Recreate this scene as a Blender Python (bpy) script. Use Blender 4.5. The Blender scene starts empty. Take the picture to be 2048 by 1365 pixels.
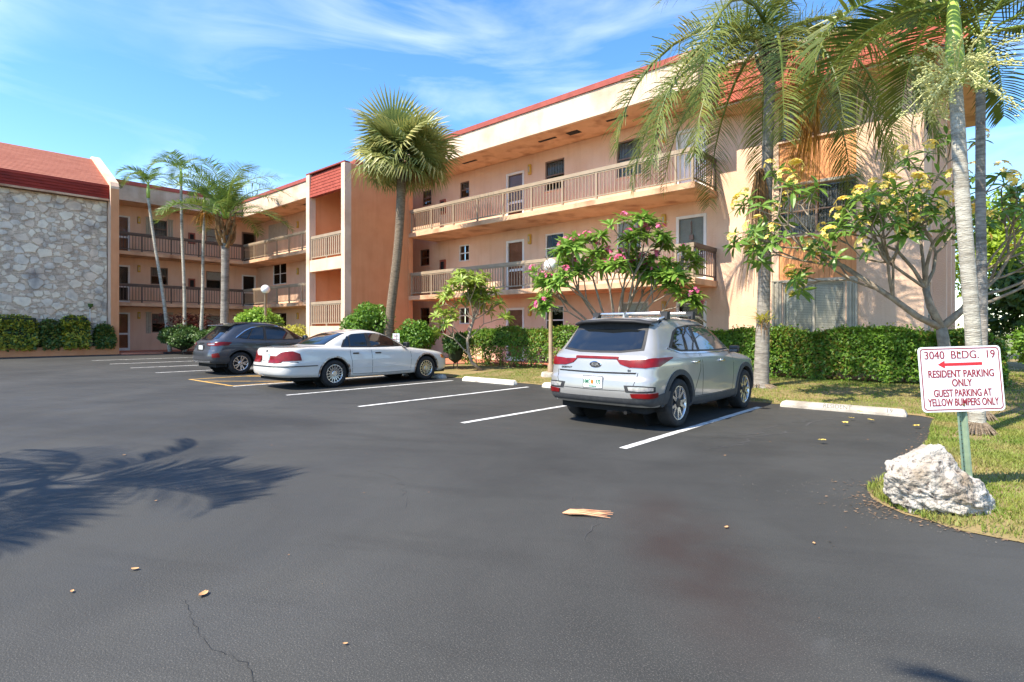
import bpy, bmesh, math, random
import numpy as np
from mathutils import Vector, Matrix
from mathutils import noise as mn
from mathutils.bvhtree import BVHTree
R = math.radians
rng = np.random.default_rng(7)
random.seed(7)
scene = bpy.context.scene
COL = scene.collection

# ---------------------------------------------------------------- camera
FWD = Vector((-.6645, .7474, 0)).normalized()
cam_d = bpy.data.cameras.new('camera')
cam = bpy.data.objects.new('camera', cam_d)
COL.objects.link(cam)
cam.location = (0, 0, 1.4)
cam.rotation_euler = (R(90), 0, math.atan2(.6645, .7474))
cam_d.sensor_width = 36
cam_d.lens = 36 * 1125 / 2048
cam_d.shift_y = -20.5 / 2048
cam_d.clip_end = 5000
cam_d.clip_start = .05
scene.camera = cam

# ---------------------------------------------------------------- sun and sky
SUN_DIR = Vector((.41, 1.6, -1.96)).normalized()      # direction the light travels
ELEV = math.asin(-SUN_DIR.z)
AZ = math.atan2(-SUN_DIR.x, -SUN_DIR.y)               # from +Y towards +X
sl = bpy.data.lights.new('sun', 'SUN')
sl.energy = 3.6
sl.angle = R(.53)
sl.color = (1, .90, .75)
so = bpy.data.objects.new('sun', sl)
COL.objects.link(so)
so.rotation_euler = SUN_DIR.to_track_quat('-Z', 'Y').to_euler()
so.location = (-10, -30, 40)
world = bpy.data.worlds.new('World')
scene.world = world
world.use_nodes = True
nt = world.node_tree
nt.nodes.clear()
def N(t, **k):
    n = nt.nodes.new(t)
    for a, b in k.items():
        setattr(n, a, b)
    return n
def L(a, b):
    nt.links.new(a, b)
def math_n(op, a, b=None):
    m = N('ShaderNodeMath', operation=op)
    for i, v in enumerate((a, b)):
        if v is None: continue
        if hasattr(v, 'links') or hasattr(v, 'is_linked'): L(v, m.inputs[i])
        else: m.inputs[i].default_value = v
    return m.outputs[0]
sky = N('ShaderNodeTexSky', sky_type='NISHITA')
sky.sun_disc = False
sky.sun_elevation = ELEV
sky.sun_rotation = AZ
sky.air_density = 1.0
sky.dust_density = .15
sky.ozone_density = 2.6
sky.altitude = 0
hs = N('ShaderNodeHueSaturation')
hs.inputs['Saturation'].default_value = 1.24
hs.inputs['Value'].default_value = .86
hs.inputs['Hue'].default_value = .503
L(sky.outputs[0], hs.inputs['Color'])
# thin cirrus, laid out on a plane high above the scene
tc = N('ShaderNodeTexCoord')
sp = N('ShaderNodeSeparateXYZ')
L(tc.outputs['Generated'], sp.inputs[0])
caz = math_n('ARCTAN2', sp.outputs[1], sp.outputs[0])
cel = math_n('ARCSINE', sp.outputs[2])
cb = N('ShaderNodeCombineXYZ')
L(caz, cb.inputs[0]); L(cel, cb.inputs[1])
mp = N('ShaderNodeMapping')
mp.inputs['Rotation'].default_value = (0, 0, R(14))
mp.inputs['Scale'].default_value = (2.0, 8.5, 1)
mp.inputs['Location'].default_value = (3.1, 1.7, 0)
L(cb.outputs[0], mp.inputs[0])
n1 = N('ShaderNodeTexNoise')
n1.inputs['Scale'].default_value = 1.15
n1.inputs['Detail'].default_value = 9
n1.inputs['Roughness'].default_value = .56
n1.inputs['Distortion'].default_value = .55
L(mp.outputs[0], n1.inputs['Vector'])
n2 = N('ShaderNodeTexNoise')
n2.inputs['Scale'].default_value = 2.6
n2.inputs['Detail'].default_value = 3
L(cb.outputs[0], n2.inputs['Vector'])
r1 = N('ShaderNodeMapRange')
r1.inputs[1].default_value = .46; r1.inputs[2].default_value = .80
L(n1.outputs[0], r1.inputs[0])
r2 = N('ShaderNodeMapRange')
r2.inputs[1].default_value = .30; r2.inputs[2].default_value = .60
L(n2.outputs[0], r2.inputs[0])
cm = math_n('MULTIPLY', math_n('MULTIPLY', r1.outputs[0], r2.outputs[0]), .5)
mix = N('ShaderNodeMix', data_type='RGBA')
L(cm, mix.inputs['Factor'])
L(hs.outputs[0], mix.inputs['A'])
mix.inputs['B'].default_value = (5.6, 5.7, 5.8, 1)
bg = N('ShaderNodeBackground')
bg.inputs['Strength'].default_value = .15
L(mix.outputs['Result'], bg.inputs['Color'])
wo = N('ShaderNodeOutputWorld')
L(bg.outputs[0], wo.inputs[0])

vs = scene.view_settings
vs.view_transform = 'Standard'
vs.look = 'None'
vs.gamma = 1
vs.use_curve_mapping = False
vs.exposure = 1.42

# ---------------------------------------------------------------- helpers
def wm(o):
    return (wm(o.parent) @ o.matrix_parent_inverse @ o.matrix_basis) if o.parent else o.matrix_basis.copy()
def link(o, parent=None):
    COL.objects.link(o)
    if parent is not None:
        o.parent = parent
        o.matrix_parent_inverse = wm(parent).inverted()
    return o
def tag(o, label, cat, group=None):
    o['label'] = label; o['category'] = cat
    if group: o['group'] = group
    return o
def thing(name, label, cat, loc=(0, 0, 0), group=None):
    o = bpy.data.objects.new(name, None)
    o.location = loc
    o.empty_display_size = .2
    link(o)
    return tag(o, label, cat, group)
def kind(o, k):
    o['kind'] = k
    return o
def obj(name, me, mat=None, parent=None, smooth=False):
    if mat is not None:
        me.materials.clear(); me.materials.append(mat)
    if smooth:
        me.polygons.foreach_set('use_smooth', [True] * len(me.polygons))
    return link(bpy.data.objects.new(name, me), parent)
def npmesh(name, V, F):
    """V (n,3) array, F (m,k) array of equal sized faces"""
    V = np.asarray(V, np.float32); F = np.asarray(F, np.int32)
    me = bpy.data.meshes.new(name)
    me.vertices.add(len(V)); me.vertices.foreach_set('co', V.ravel())
    k = F.shape[1]
    me.loops.add(F.size); me.loops.foreach_set('vertex_index', F.ravel())
    me.polygons.add(len(F))
    me.polygons.foreach_set('loop_start', np.arange(0, F.size, k, dtype=np.int32))
    me.update(calc_edges=True)
    return me
class MB:
    def __init__(s): s.v = []; s.f = []
    def add(s, V, F):
        n = len(s.v)
        s.v += [tuple(map(float, p)) for p in V]
        s.f += [tuple(n + i for i in q) for q in F]
        return s
    def quad(s, a, b, c, d): return s.add((a, b, c, d), ((0, 1, 2, 3),))
    def box(s, x0, x1, y0, y1, z0, z1):
        x0, x1 = min(x0, x1), max(x0, x1); y0, y1 = min(y0, y1), max(y0, y1); z0, z1 = min(z0, z1), max(z0, z1)
        return s.add([(x, y, z) for z in (z0, z1) for y in (y0, y1) for x in (x0, x1)],
                     [(0, 2, 3, 1), (4, 5, 7, 6), (0, 1, 5, 4), (2, 6, 7, 3), (0, 4, 6, 2), (1, 3, 7, 5)])
    def pbox(s, pl, fx, a0, a1, d0, d1, z0, z1):
        """box on a wall plane; d is the depth behind the plane (negative = proud)"""
        if pl == 'y': return s.box(a0, a1, fx + d0, fx + d1, z0, z1)
        return s.box(fx - d1, fx - d0, a0, a1, z0, z1)
    def prism(s, pts, axis, lo, hi):
        """polygon pts (2d) extruded along axis"""
        def P(p, h):
            return {'x': (h, p[0], p[1]), 'y': (p[0], h, p[1]), 'z': (p[0], p[1], h)}[axis]
        n = len(pts)
        V = [P(p, lo) for p in pts] + [P(p, hi) for p in pts]
        F = [tuple(range(n)), tuple(range(2 * n - 1, n - 1, -1))] + [(i, i + n, (i + 1) % n + n, (i + 1) % n) for i in range(n)]
        return s.add(V, F)
    def tube(s, pts, rad, n=8, cap=True):
        pts = [Vector(p) for p in pts]
        m = len(pts)
        if not hasattr(rad, '__len__'): rad = [rad] * m
        V = []; up = Vector((.13, .21, .97))
        prev = None
        for i, p in enumerate(pts):
            t = (pts[min(i + 1, m - 1)] - pts[max(i - 1, 0)])
            t = t.normalized() if t.length > 1e-9 else Vector((0, 0, 1))
            if prev is None:
                u = up if abs(t.dot(up)) < .9 else Vector((1, 0, 0))
                a = t.cross(u).normalized()
            else:
                a = (prev - t * prev.dot(t)).normalized()
            prev = a
            b = t.cross(a)
            for k in range(n):
                w = 2 * math.pi * k / n
                V.append(p + (a * math.cos(w) + b * math.sin(w)) * rad[i])
        F = [(i * n + k, i * n + (k + 1) % n, (i + 1) * n + (k + 1) % n, (i + 1) * n + k) for i in range(m - 1) for k in range(n)]
        if cap: F += [tuple(range(n - 1, -1, -1)), tuple((m - 1) * n + k for k in range(n))]
        return s.add(V, F)
    def lathe(s, prof, n=24, c=(0, 0, 0), axis='z'):
        """prof: list of (r, h)"""
        V = []
        for r, h in prof:
            for k in range(n):
                w = 2 * math.pi * k / n
                q = (r * math.cos(w), r * math.sin(w), h)
                if axis == 'x': q = (h, r * math.cos(w), r * math.sin(w))
                V.append((c[0] + q[0], c[1] + q[1], c[2] + q[2]))
        m = len(prof)
        F = [(i * n + k, i * n + (k + 1) % n, (i + 1) * n + (k + 1) % n, (i + 1) * n + k) for i in range(m - 1) for k in range(n)]
        return s.add(V, F)
    def mesh(s, name='m'):
        me = bpy.data.meshes.new(name)
        me.from_pydata(s.v, [], s.f)
        me.update()
        return me
    def build(s, name, mat, parent=None, smooth=False):
        return obj(name, s.mesh(name), mat, parent, smooth)
def bevel_mesh(me, w, seg=2):
    bm = bmesh.new(); bm.from_mesh(me)
    bmesh.ops.remove_doubles(bm, verts=bm.verts, dist=1e-5)
    bmesh.ops.recalc_face_normals(bm, faces=bm.faces)
    bmesh.ops.bevel(bm, geom=bm.edges[:], offset=w, segments=seg, affect='EDGES', profile=.5)
    bm.to_mesh(me); bm.free(); me.update()
    return me
def text(s, size, loc, xd, yd, mat, parent, name='lettering', xs=1.0, ext=.0015, bold=0.0):
    cu = bpy.data.curves.new('t', 'FONT')
    cu.body = s; cu.size = size; cu.align_x = 'CENTER'; cu.align_y = 'CENTER'; cu.extrude = ext; cu.offset = bold
    o = bpy.data.objects.new('t', cu)
    COL.objects.link(o)
    bpy.context.view_layer.update()
    me = bpy.data.meshes.new_from_object(o.evaluated_get(bpy.context.evaluated_depsgraph_get()))
    bpy.data.objects.remove(o)
    xd = Vector(xd).normalized(); yd = Vector(yd); yd = (yd - xd * yd.dot(xd)).normalized(); zd = xd.cross(yd)
    M = Matrix((xd * xs, yd, zd)).transposed().to_4x4()
    M.translation = Vector(loc)
    me.transform(M)
    return obj(name, me, mat, parent)

# ---------------------------------------------------------------- materials
def pmat(name, c1, c2=None, scale=3.0, rough=.8, bump=0.0, bscale=40.0, metal=0.0, spec=.4, trans=0.0, coat=0.0, detail=5, lo=.35, hi=.65, stretch=None, bdist=.02, c3=None, s3=.6):
    m = bpy.data.materials.new(name)
    m.use_nodes = True
    t = m.node_tree; nd = t.nodes; lk = t.links
    b = nd['Principled BSDF']
    b.inputs['Roughness'].default_value = rough
    b.inputs['Metallic'].default_value = metal
    b.inputs['Specular IOR Level'].default_value = spec
    b.inputs['Coat Weight'].default_value = coat
    b.inputs['Coat Roughness'].default_value = .04
    b.inputs['Base Color'].default_value = (*c1, 1)
    co = nd.new('ShaderNodeTexCoord')
    vec = co.outputs['Object']
    if stretch:
        mpn = nd.new('ShaderNodeMapping'); mpn.inputs['Scale'].default_value = stretch
        lk.new(vec, mpn.inputs[0]); vec = mpn.outputs[0]
    colout = None
    def ramp(src, a, bb, A, B):
        mr = nd.new('ShaderNodeMapRange'); mr.inputs[1].default_value = a; mr.inputs[2].default_value = bb
        lk.new(src, mr.inputs[0])
        mx = nd.new('ShaderNodeMix'); mx.data_type = 'RGBA'
        lk.new(mr.outputs[0], mx.inputs['Factor'])
        for k, v in (('A', A), ('B', B)):
            if hasattr(v, 'links') or hasattr(v, 'is_linked'): lk.new(v, mx.inputs[k])
            else: mx.inputs[k].default_value = (*v, 1)
        return mx.outputs['Result']
    if c2 is not None:
        n = nd.new('ShaderNodeTexNoise'); n.inputs['Scale'].default_value = scale; n.inputs['Detail'].default_value = detail
        lk.new(vec, n.inputs['Vector'])
        colout = ramp(n.outputs[0], lo, hi, c1, c2)
        if c3 is not None:
            n3 = nd.new('ShaderNodeTexNoise'); n3.inputs['Scale'].default_value = s3; n3.inputs['Detail'].default_value = 6
            lk.new(vec, n3.inputs['Vector'])
            colout = ramp(n3.outputs[0], .5, .75, colout, c3)
        lk.new(colout, b.inputs['Base Color'])
    if bump:
        n2 = nd.new('ShaderNodeTexNoise'); n2.inputs['Scale'].default_value = bscale; n2.inputs['Detail'].default_value = 4
        lk.new(vec, n2.inputs['Vector'])
        bp = nd.new('ShaderNodeBump'); bp.inputs['Strength'].default_value = bump; bp.inputs['Distance'].default_value = bdist
        lk.new(n2.outputs[0], bp.inputs['Height']); lk.new(bp.outputs[0], b.inputs['Normal'])
    if trans:
        tr = nd.new('ShaderNodeBsdfTranslucent')
        if colout is not None: lk.new(colout, tr.inputs[0])
        else: tr.inputs[0].default_value = (*c1, 1)
        ms = nd.new('ShaderNodeMixShader'); ms.inputs[0].default_value = trans
        lk.new(b.outputs[0], ms.inputs[1]); lk.new(tr.outputs[0], ms.inputs[2])
        lk.new(ms.outputs[0], nd['Material Output'].inputs[0])
    return m
def streaks(m, dark=.86):
    t = m.node_tree; nd = t.nodes; lk = t.links; b = nd['Principled BSDF']
    src = b.inputs['Base Color'].links[0].from_socket
    co = nd.new('ShaderNodeTexCoord'); mp_ = nd.new('ShaderNodeMapping'); mp_.inputs['Scale'].default_value = (2.2, 2.2, .16); lk.new(co.outputs['Object'], mp_.inputs[0])
    n = nd.new('ShaderNodeTexNoise'); n.inputs['Scale'].default_value = 1.6; n.inputs['Detail'].default_value = 7; n.inputs['Roughness'].default_value = .65; lk.new(mp_.outputs[0], n.inputs['Vector'])
    r = nd.new('ShaderNodeMapRange'); r.inputs[1].default_value = .50; r.inputs[2].default_value = .74; lk.new(n.outputs[0], r.inputs[0])
    x = nd.new('ShaderNodeMix'); x.data_type = 'RGBA'; x.blend_type = 'MULTIPLY'; lk.new(r.outputs[0], x.inputs['Factor']); lk.new(src, x.inputs['A']); x.inputs['B'].default_value = (dark, dark * .96, dark * .92, 1)
    lk.new(x.outputs['Result'], b.inputs['Base Color'])
def glass(name, tint=(.96, .96, .94), alpha=.86, rough=.02):
    m = bpy.data.materials.new(name); m.use_nodes = True
    t = m.node_tree; nd = t.nodes; lk = t.links; nd.remove(nd['Principled BSDF'])
    tr = nd.new('ShaderNodeBsdfTransparent'); tr.inputs[0].default_value = (*[c * alpha for c in tint], 1)
    gl = nd.new('ShaderNodeBsdfGlossy'); gl.inputs['Roughness'].default_value = rough
    fr = nd.new('ShaderNodeFresnel'); fr.inputs[0].default_value = 1.24
    ms = nd.new('ShaderNodeMixShader')
    lk.new(fr.outputs[0], ms.inputs[0]); lk.new(tr.outputs[0], ms.inputs[1]); lk.new(gl.outputs[0], ms.inputs[2])
    lk.new(ms.outputs[0], nd['Material Output'].inputs[0])
    return m
def srgb(r, g, b):
    f = lambda c: (c / 255 / 12.92) if c <= 10 else ((c / 255 + .055) / 1.055) ** 2.4
    return (f(r), f(g), f(b))
M = {}
M['stucco'] = pmat('stucco_peach', srgb(230, 196, 170), srgb(226, 189, 161), 1.2, .92, .7, 30, c3=srgb(220, 180, 149), bdist=.02)
M['orange'] = pmat('stucco_shaded', srgb(218, 154, 110), srgb(211, 145, 101), 1.5, .92, .6, 38, bdist=.02)  # wall stucco with shade in its colour, for faces turned from the sun
M['cream'] = pmat('stucco_cream', srgb(222, 198, 176), srgb(214, 188, 165), 1.2, .92, .6, 38, c3=srgb(180, 152, 128), s3=.8, bdist=.02)
M['slab'] = pmat('balcony_concrete', srgb(216, 176, 142), srgb(208, 166, 132), 2.0, .9, .4, 38, c3=srgb(152, 108, 80), s3=1.3)
M['redcap'] = pmat('red_roof_paint', srgb(142, 64, 50), srgb(128, 54, 42), 4, .75, .4, 30)
M['shingle'] = pmat('red_shingle', srgb(160, 76, 60), srgb(144, 62, 48), 5, .85, .6, 40)
M['tile'] = pmat('clay_tile', srgb(166, 84, 64), srgb(150, 70, 52), 6, .8, .5, 30, c3=srgb(122, 62, 50), s3=2.5)
M['roofpink'] = pmat('sunlit_shingle', srgb(176, 112, 90), srgb(162, 98, 78), 3, .9, .7, 26, stretch=(1, .35, 3))  # roof slope, with sunlight put into the paler colour
M['roofred'] = pmat('shaded_stained_shingle', srgb(150, 50, 36), srgb(128, 40, 30), 3, .9, .6, 30, c3=srgb(66, 34, 30), s3=.9, stretch=(1, .4, 1.6))  # steep band of the same roof: shade in the colour, plus dark stains
M['rail'] = pmat('rail_taupe', srgb(160, 142, 120), srgb(150, 132, 110), 4, .6)
M['railshade'] = pmat('rail_taupe_shaded', srgb(100, 84, 74), srgb(88, 74, 66), 4, .6)  # the taupe rail again, shade put into its colour for sides off the sun
M['white'] = pmat('white_paint', (.78, .78, .76), (.72, .72, .70), 5, .5)
M['door'] = pmat('brown_door', srgb(186, 122, 90), srgb(170, 106, 76), 4, .5)
M['darkdoor'] = pmat('dark_screen', srgb(52, 40, 38), srgb(44, 34, 34), 30, .6)
M['winframe'] = pmat('bronze_frame', srgb(120, 100, 88), None, rough=.5)
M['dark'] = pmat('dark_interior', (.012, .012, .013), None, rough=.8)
M['blind'] = pmat('pale_blind', srgb(236, 234, 228), srgb(224, 222, 216), 6, .7)
M['curtain'] = pmat('grey_curtain', srgb(150, 150, 148), srgb(120, 120, 120), 14, .8, stretch=(3, 3, .2))
M['shutter'] = pmat('shutter_beige', srgb(186, 178, 160), srgb(172, 164, 146), 5, .55)
M['glass'] = glass('window_glass')
M['yellow'] = pmat('yellow_glass', srgb(206, 172, 70), srgb(192, 152, 54), 8, .35)
M['plank'] = pmat('orange_plank', srgb(228, 160, 108), srgb(220, 150, 98), 2, .8, .2, 20, stretch=(6, 6, .4))
M['cabinet'] = pmat('red_cabinet', srgb(150, 84, 66), None, rough=.5)
M['stone'] = pmat('coral_stone', srgb(242, 226, 200), srgb(228, 210, 184), 3.0, .95, .6, 26, c3=srgb(176, 166, 158), s3=1.1, bdist=.05)
M['stone2'] = pmat('coral_stone_tan', srgb(232, 210, 184), srgb(210, 188, 164), 3.0, .95, .6, 26, c3=srgb(160, 148, 138), s3=1.1, bdist=.05)
M['stone3'] = pmat('coral_stone_grey', srgb(230, 216, 196), srgb(212, 198, 178), 3.0, .95, .6, 26, c3=srgb(140, 134, 130), s3=1.1, bdist=.05)
M['mortar'] = pmat('mortar', srgb(160, 142, 126), srgb(120, 104, 92), 5, .95, 1, 25)
M['terracotta'] = pmat('terracotta_walk', srgb(196, 128, 100), srgb(180, 112, 86), 2, .85, .3, 30)
M['concrete'] = pmat('concrete', srgb(196, 190, 178), srgb(176, 168, 156), 4, .9, .6, 40, c3=srgb(130, 122, 112), s3=2)
M['whiteconcrete'] = pmat('white_painted_concrete', srgb(232, 228, 214), srgb(214, 208, 194), 4, .85, .5, 40, c3=srgb(160, 152, 140), s3=2)
M['linewhite'] = pmat('road_paint_white', srgb(226, 226, 222), srgb(200, 200, 198), 9, .8, .3, 60, c3=srgb(140, 140, 140), s3=5)
M['lineyellow'] = pmat('road_paint_yellow', srgb(214, 172, 92), srgb(196, 152, 78), 9, .8, .3, 60, c3=srgb(130, 112, 84), s3=4)
M['black'] = pmat('black_plastic', (.02, .02, .021), (.03, .03, .031), 30, .55)
M['greymetal'] = pmat('galvanised_green', srgb(146, 166, 140), srgb(124, 144, 122), 12, .5, metal=.2)
M['red'] = pmat('sign_red', srgb(196, 44, 50), None, rough=.45)
M['darkred'] = pmat('sign_dark_red', srgb(140, 38, 52), None, rough=.45)
M['signwhite'] = pmat('sign_white', (.82, .83, .84), (.78, .79, .80), 3, .35)
M['signback'] = pmat('aluminium', (.5, .5, .5), None, rough=.4, metal=.8)
M['post'] = pmat('lamp_post', srgb(160, 138, 112), srgb(146, 124, 100), 4, .55)
M['globe'] = pmat('lamp_globe', (.85, .85, .84), None, rough=.2)
def foliage(name, a, b, scale, trans=.3, rough=.45, c3=None, s3=.7, spec=.4):
    return pmat(name, srgb(*a), srgb(*b), scale, rough, trans=trans, c3=None if c3 is None else srgb(*c3), s3=s3, detail=2, lo=.3, hi=.7, spec=spec)
M['hedge'] = foliage('hedge_leaf', (76, 114, 36), (120, 156, 54), 9, .3, .38)
M['hedgey'] = foliage('croton_leaf', (96, 122, 40), (214, 200, 70), 5, .3, .4)
M['hedged'] = foliage('dark_shrub_leaf', (62, 92, 44), (92, 120, 56), 7, .25, .42)  # darker green leaf colour
M['bushb'] = foliage('bright_bush_leaf', (118, 156, 52), (162, 190, 78), 7, .35, .42)
M['bushy'] = foliage('yellow_bush_leaf', (170, 170, 62), (200, 192, 92), 7, .35)
M['redleaf'] = foliage('red_cordyline_leaf', (86, 44, 42), (122, 60, 48), 5, .25)
M['plume'] = foliage('plumeria_leaf', (104, 146, 56), (148, 180, 80), 6, .35, .38)
M['plumed'] = foliage('plumeria_dark_leaf', (86, 122, 52), (128, 160, 68), 6, .35, .36)
M['palm'] = foliage('queen_palm_leaflet', (84, 106, 48), (130, 138, 64), 2.2, .28, .42, (160, 150, 76), .8)
M['palmb'] = foliage('foxtail_leaflet', (60, 86, 34), (102, 118, 46), 2.2, .25, .4, (132, 130, 58), .9)
M['sabal'] = foliage('sabal_leaf', (116, 132, 72), (158, 162, 94), 2.5, .25, .4, (184, 172, 106), .9)
M['palmf'] = foliage('far_palm_leaf', (84, 114, 50), (124, 142, 66), 2.5, .3, .42)
M['gold'] = foliage('dry_palm_leaf', (186, 140, 44), (160, 104, 40), 3, .3, .6)
M['drybrown'] = foliage('dead_palm_leaf', (150, 116, 72), (122, 90, 56), 4, .2, .7)
M['bgtree'] = foliage('bright_tree_leaf', (122, 156, 40), (176, 190, 62), 2.5, .4, .5)
M['bgdark'] = foliage('dark_tree_leaf', (56, 82, 34), (92, 116, 44), 2.5, .25, .5)
M['core'] = pmat('dark_core', (.022, .03, .012), (.035, .04, .018), 12, .95)  # solid dark filler added inside foliage to block the view through
M['stem'] = pmat('shrub_stem', srgb(112, 92, 74), srgb(90, 74, 60), 12, .9, .5, 60)
M['bark'] = pmat('plumeria_bark', srgb(158, 146, 128), srgb(128, 114, 98), 9, .9, .7, 50)
M['ptrunk'] = pmat('palm_trunk_grey', srgb(164, 158, 148), srgb(126, 120, 112), 6, .95, .9, 18, stretch=(1, 1, 5), c3=srgb(96, 90, 84), s3=1.2, bdist=.03)
M['ptrunkl'] = pmat('palm_trunk_pale', srgb(196, 192, 178), srgb(158, 152, 138), 5, .95, .9, 16, stretch=(1, 1, 6), c3=srgb(120, 112, 100), s3=1.0, bdist=.03)
M['ptrunkb'] = pmat('palm_trunk_brown', srgb(140, 124, 104), srgb(108, 94, 78), 8, .95, 1, 20, stretch=(1, 1, 4), bdist=.03)
M['shaft'] = pmat('palm_crownshaft', srgb(172, 190, 92), srgb(140, 168, 72), 2, .4, stretch=(5, 5, .5))
M['flowercream'] = pmat('palm_flower', srgb(222, 218, 158), srgb(196, 198, 122), 20, .7)
M['petaly'] = pmat('yellow_petal', srgb(244, 208, 70), srgb(250, 230, 150), 14, .5, trans=.25)
M['petalp'] = pmat('pink_petal', srgb(232, 82, 140), srgb(246, 140, 176), 14, .5, trans=.25)
M['dryleaf'] = pmat('dry_leaf', srgb(206, 160, 112), srgb(180, 128, 84), 14, .8)
M['orangepot'] = pmat('orange_pot', srgb(196, 124, 52), srgb(180, 108, 44), 5, .7)
M['husk'] = pmat('dry_husk', srgb(224, 170, 128), srgb(196, 136, 100), 16, .8)

for k_ in ('stucco', 'orange', 'cream', 'slab', 'whiteconcrete', 'roofpink'): streaks(M[k_], .9)
M['hedge2'] = foliage('old_hedge_leaf', (120, 132, 44), (134, 116, 52), 9, .25, .45)
M['plumel'] = foliage('young_frangipani_leaf', (128, 156, 60), (168, 184, 84), 6, .35, .4)
# ---------------------------------------------------------------- ground
def az(x):                                     # the car park rises gently to the far left
    d = max(0., -17. - x)
    return .0125 * (d * d / 4 if d < 2 else d - 1)
def ss(t):
    t = min(1., max(0., t)); return t * t * (3 - 2 * t)
def lz(x, y):                                  # lawn height
    d = y - 11.35 if x < -.85 else max(y - 11.35, min(x + .85, y - 5.0))
    return az(x) + .03 + .13 * ss(d / 4.)
def node_asphalt():
    m = pmat('asphalt', (.05, .05, .053), None, rough=.72, spec=.35)
    t = m.node_tree; nd = t.nodes; lk = t.links; b = nd['Principled BSDF']
    co = nd.new('ShaderNodeTexCoord'); V = co.outputs['Object']
    def noise(s, d=4, rough=.5, vec=None, dist=0):
        n = nd.new('ShaderNodeTexNoise'); n.inputs['Scale'].default_value = s; n.inputs['Detail'].default_value = d
        n.inputs['Roughness'].default_value = rough; n.inputs['Distortion'].default_value = dist
        lk.new(vec or V, n.inputs['Vector']); return n.outputs[0]
    def rng_(src, a, c, lo=0., hi=1.):
        r = nd.new('ShaderNodeMapRange'); lk.new(src, r.inputs[0])
        for i, v in zip((1, 2, 3, 4), (a, c, lo, hi)): r.inputs[i].default_value = v
        return r.outputs[0]
    def mixc(f, A, B):
        x = nd.new('ShaderNodeMix'); x.data_type = 'RGBA'
        lk.new(f, x.inputs['Factor'])
        for k, v in (('A', A), ('B', B)):
            if isinstance(v, tuple): x.inputs[k].default_value = (*v, 1)
            else: lk.new(v, x.inputs[k])
        return x.outputs['Result']
    def mul(a, c):
        q = nd.new('ShaderNodeMath'); q.operation = 'MULTIPLY'
        for i, v in enumerate((a, c)):
            if isinstance(v, float): q.inputs[i].default_value = v
            else: lk.new(v, q.inputs[i])
        return q.outputs[0]
    def mapped(loc, sc, rot=0.):
        q = nd.new('ShaderNodeMapping'); q.vector_type = 'TEXTURE'
        q.inputs['Location'].default_value = loc; q.inputs['Scale'].default_value = sc; q.inputs['Rotation'].default_value = (0, 0, rot)
        lk.new(V, q.inputs[0]); return q.outputs[0]
    def blob(loc, sc, rot):
        g = nd.new('ShaderNodeTexGradient'); g.gradient_type = 'SPHERICAL'; lk.new(mapped(loc, sc, rot), g.inputs[0]); return g.outputs['Fac']
    c = mixc(rng_(noise(.3, 6, .6, dist=.5), .34, .66), (.031, .0312, .029), (.058, .0582, .054))
    c = mixc(mul(rng_(noise(.9, 5, .65, vec=mapped((0, 0, 0), (2.2, .45, 1), R(28))), .52, .78), .55), c, (.023, .023, .0215))
    # exposed aggregate in worn areas
    worn = rng_(noise(.28, 3, .5, vec=mapped((4.5, 1.5, 0), (1, 1, 1))), .38, .60)
    near = rng_(blob((-.9, 1.4, 0), (4.2, 3.2, 2), R(20)), .0, .55)
    sp_ = rng_(noise(150, 3, .7), .55, .70)
    c = mixc(mul(sp_, rng_(mul(worn, 1.0), 0, 1, .05, .25)), c, (.13, .122, .108))
    c = mixc(mul(mul(sp_, near), .8), c, (.21, .195, .17))
    c = mixc(mul(rng_(noise(220, 1), .62, .7), .2), c, (.12, .115, .11))
    c = mixc(mul(rng_(blob((-1.55, 3.45, 0), (1.7, .55, 1), R(128)), .05, .7), rng_(noise(2.5, 5), .3, .62, .2, .75)), c, (.036, .024, .020))
    c = mixc(mul(rng_(noise(5, 6, .7), .66, .72), mul(rng_(blob((-1.35, 5.4, 0), (1.5, .9, 1), 0.), .1, .6), .8)), c, (.24, .235, .22))
    c = mixc(mul(rng_(noise(1.1, 6, .62, dist=.8), .66, .75), .25), c, (.10, .10, .10))
    lk.new(c, b.inputs['Base Color'])
    lk.new(rng_(noise(1.4, 4), .3, .7, .62, .82), b.inputs['Roughness'])
    bp = nd.new('ShaderNodeBump'); bp.inputs['Strength'].default_value = .55; bp.inputs['Distance'].default_value = .008
    lk.new(noise(90, 3, .6), bp.inputs['Height']); lk.new(bp.outputs[0], b.inputs['Normal'])
    return m
M['asphalt'] = node_asphalt()
M['lawn'] = pmat('lawn_soil', srgb(120, 112, 66), srgb(152, 128, 92), 2.2, .95, .8, 30, c3=srgb(88, 96, 46), s3=.8)
M['farground'] = pmat('far_ground', srgb(110, 120, 70), srgb(130, 124, 84), .1, .95)
MB().box(-2500, 2500, -2500, 2500, -1.2, -.35).build('ground', M['farground'])['kind'] = 'structure'
xs = [-45, -40, -36, -33, -30, -27, -24, -22, -20.5, -19.5, -19, -18.5, -18, -17.5, -17, -14, -10, -6, -3, 0, 5, 12, 30]
ys = [-30, -12, -6, -3, 0, 2, 4, 6, 8, 10, 12.2]
V = [(x, y, az(x)) for y in ys for x in xs]
n = len(xs)
F = [(j * n + i, j * n + i + 1, (j + 1) * n + i + 1, (j + 1) * n + i) for j in range(len(ys) - 1) for i in range(n - 1)]
lot = MB().add(V, F).build('parking_lot', M['asphalt'], None, True); lot['kind'] = 'structure'

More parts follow.
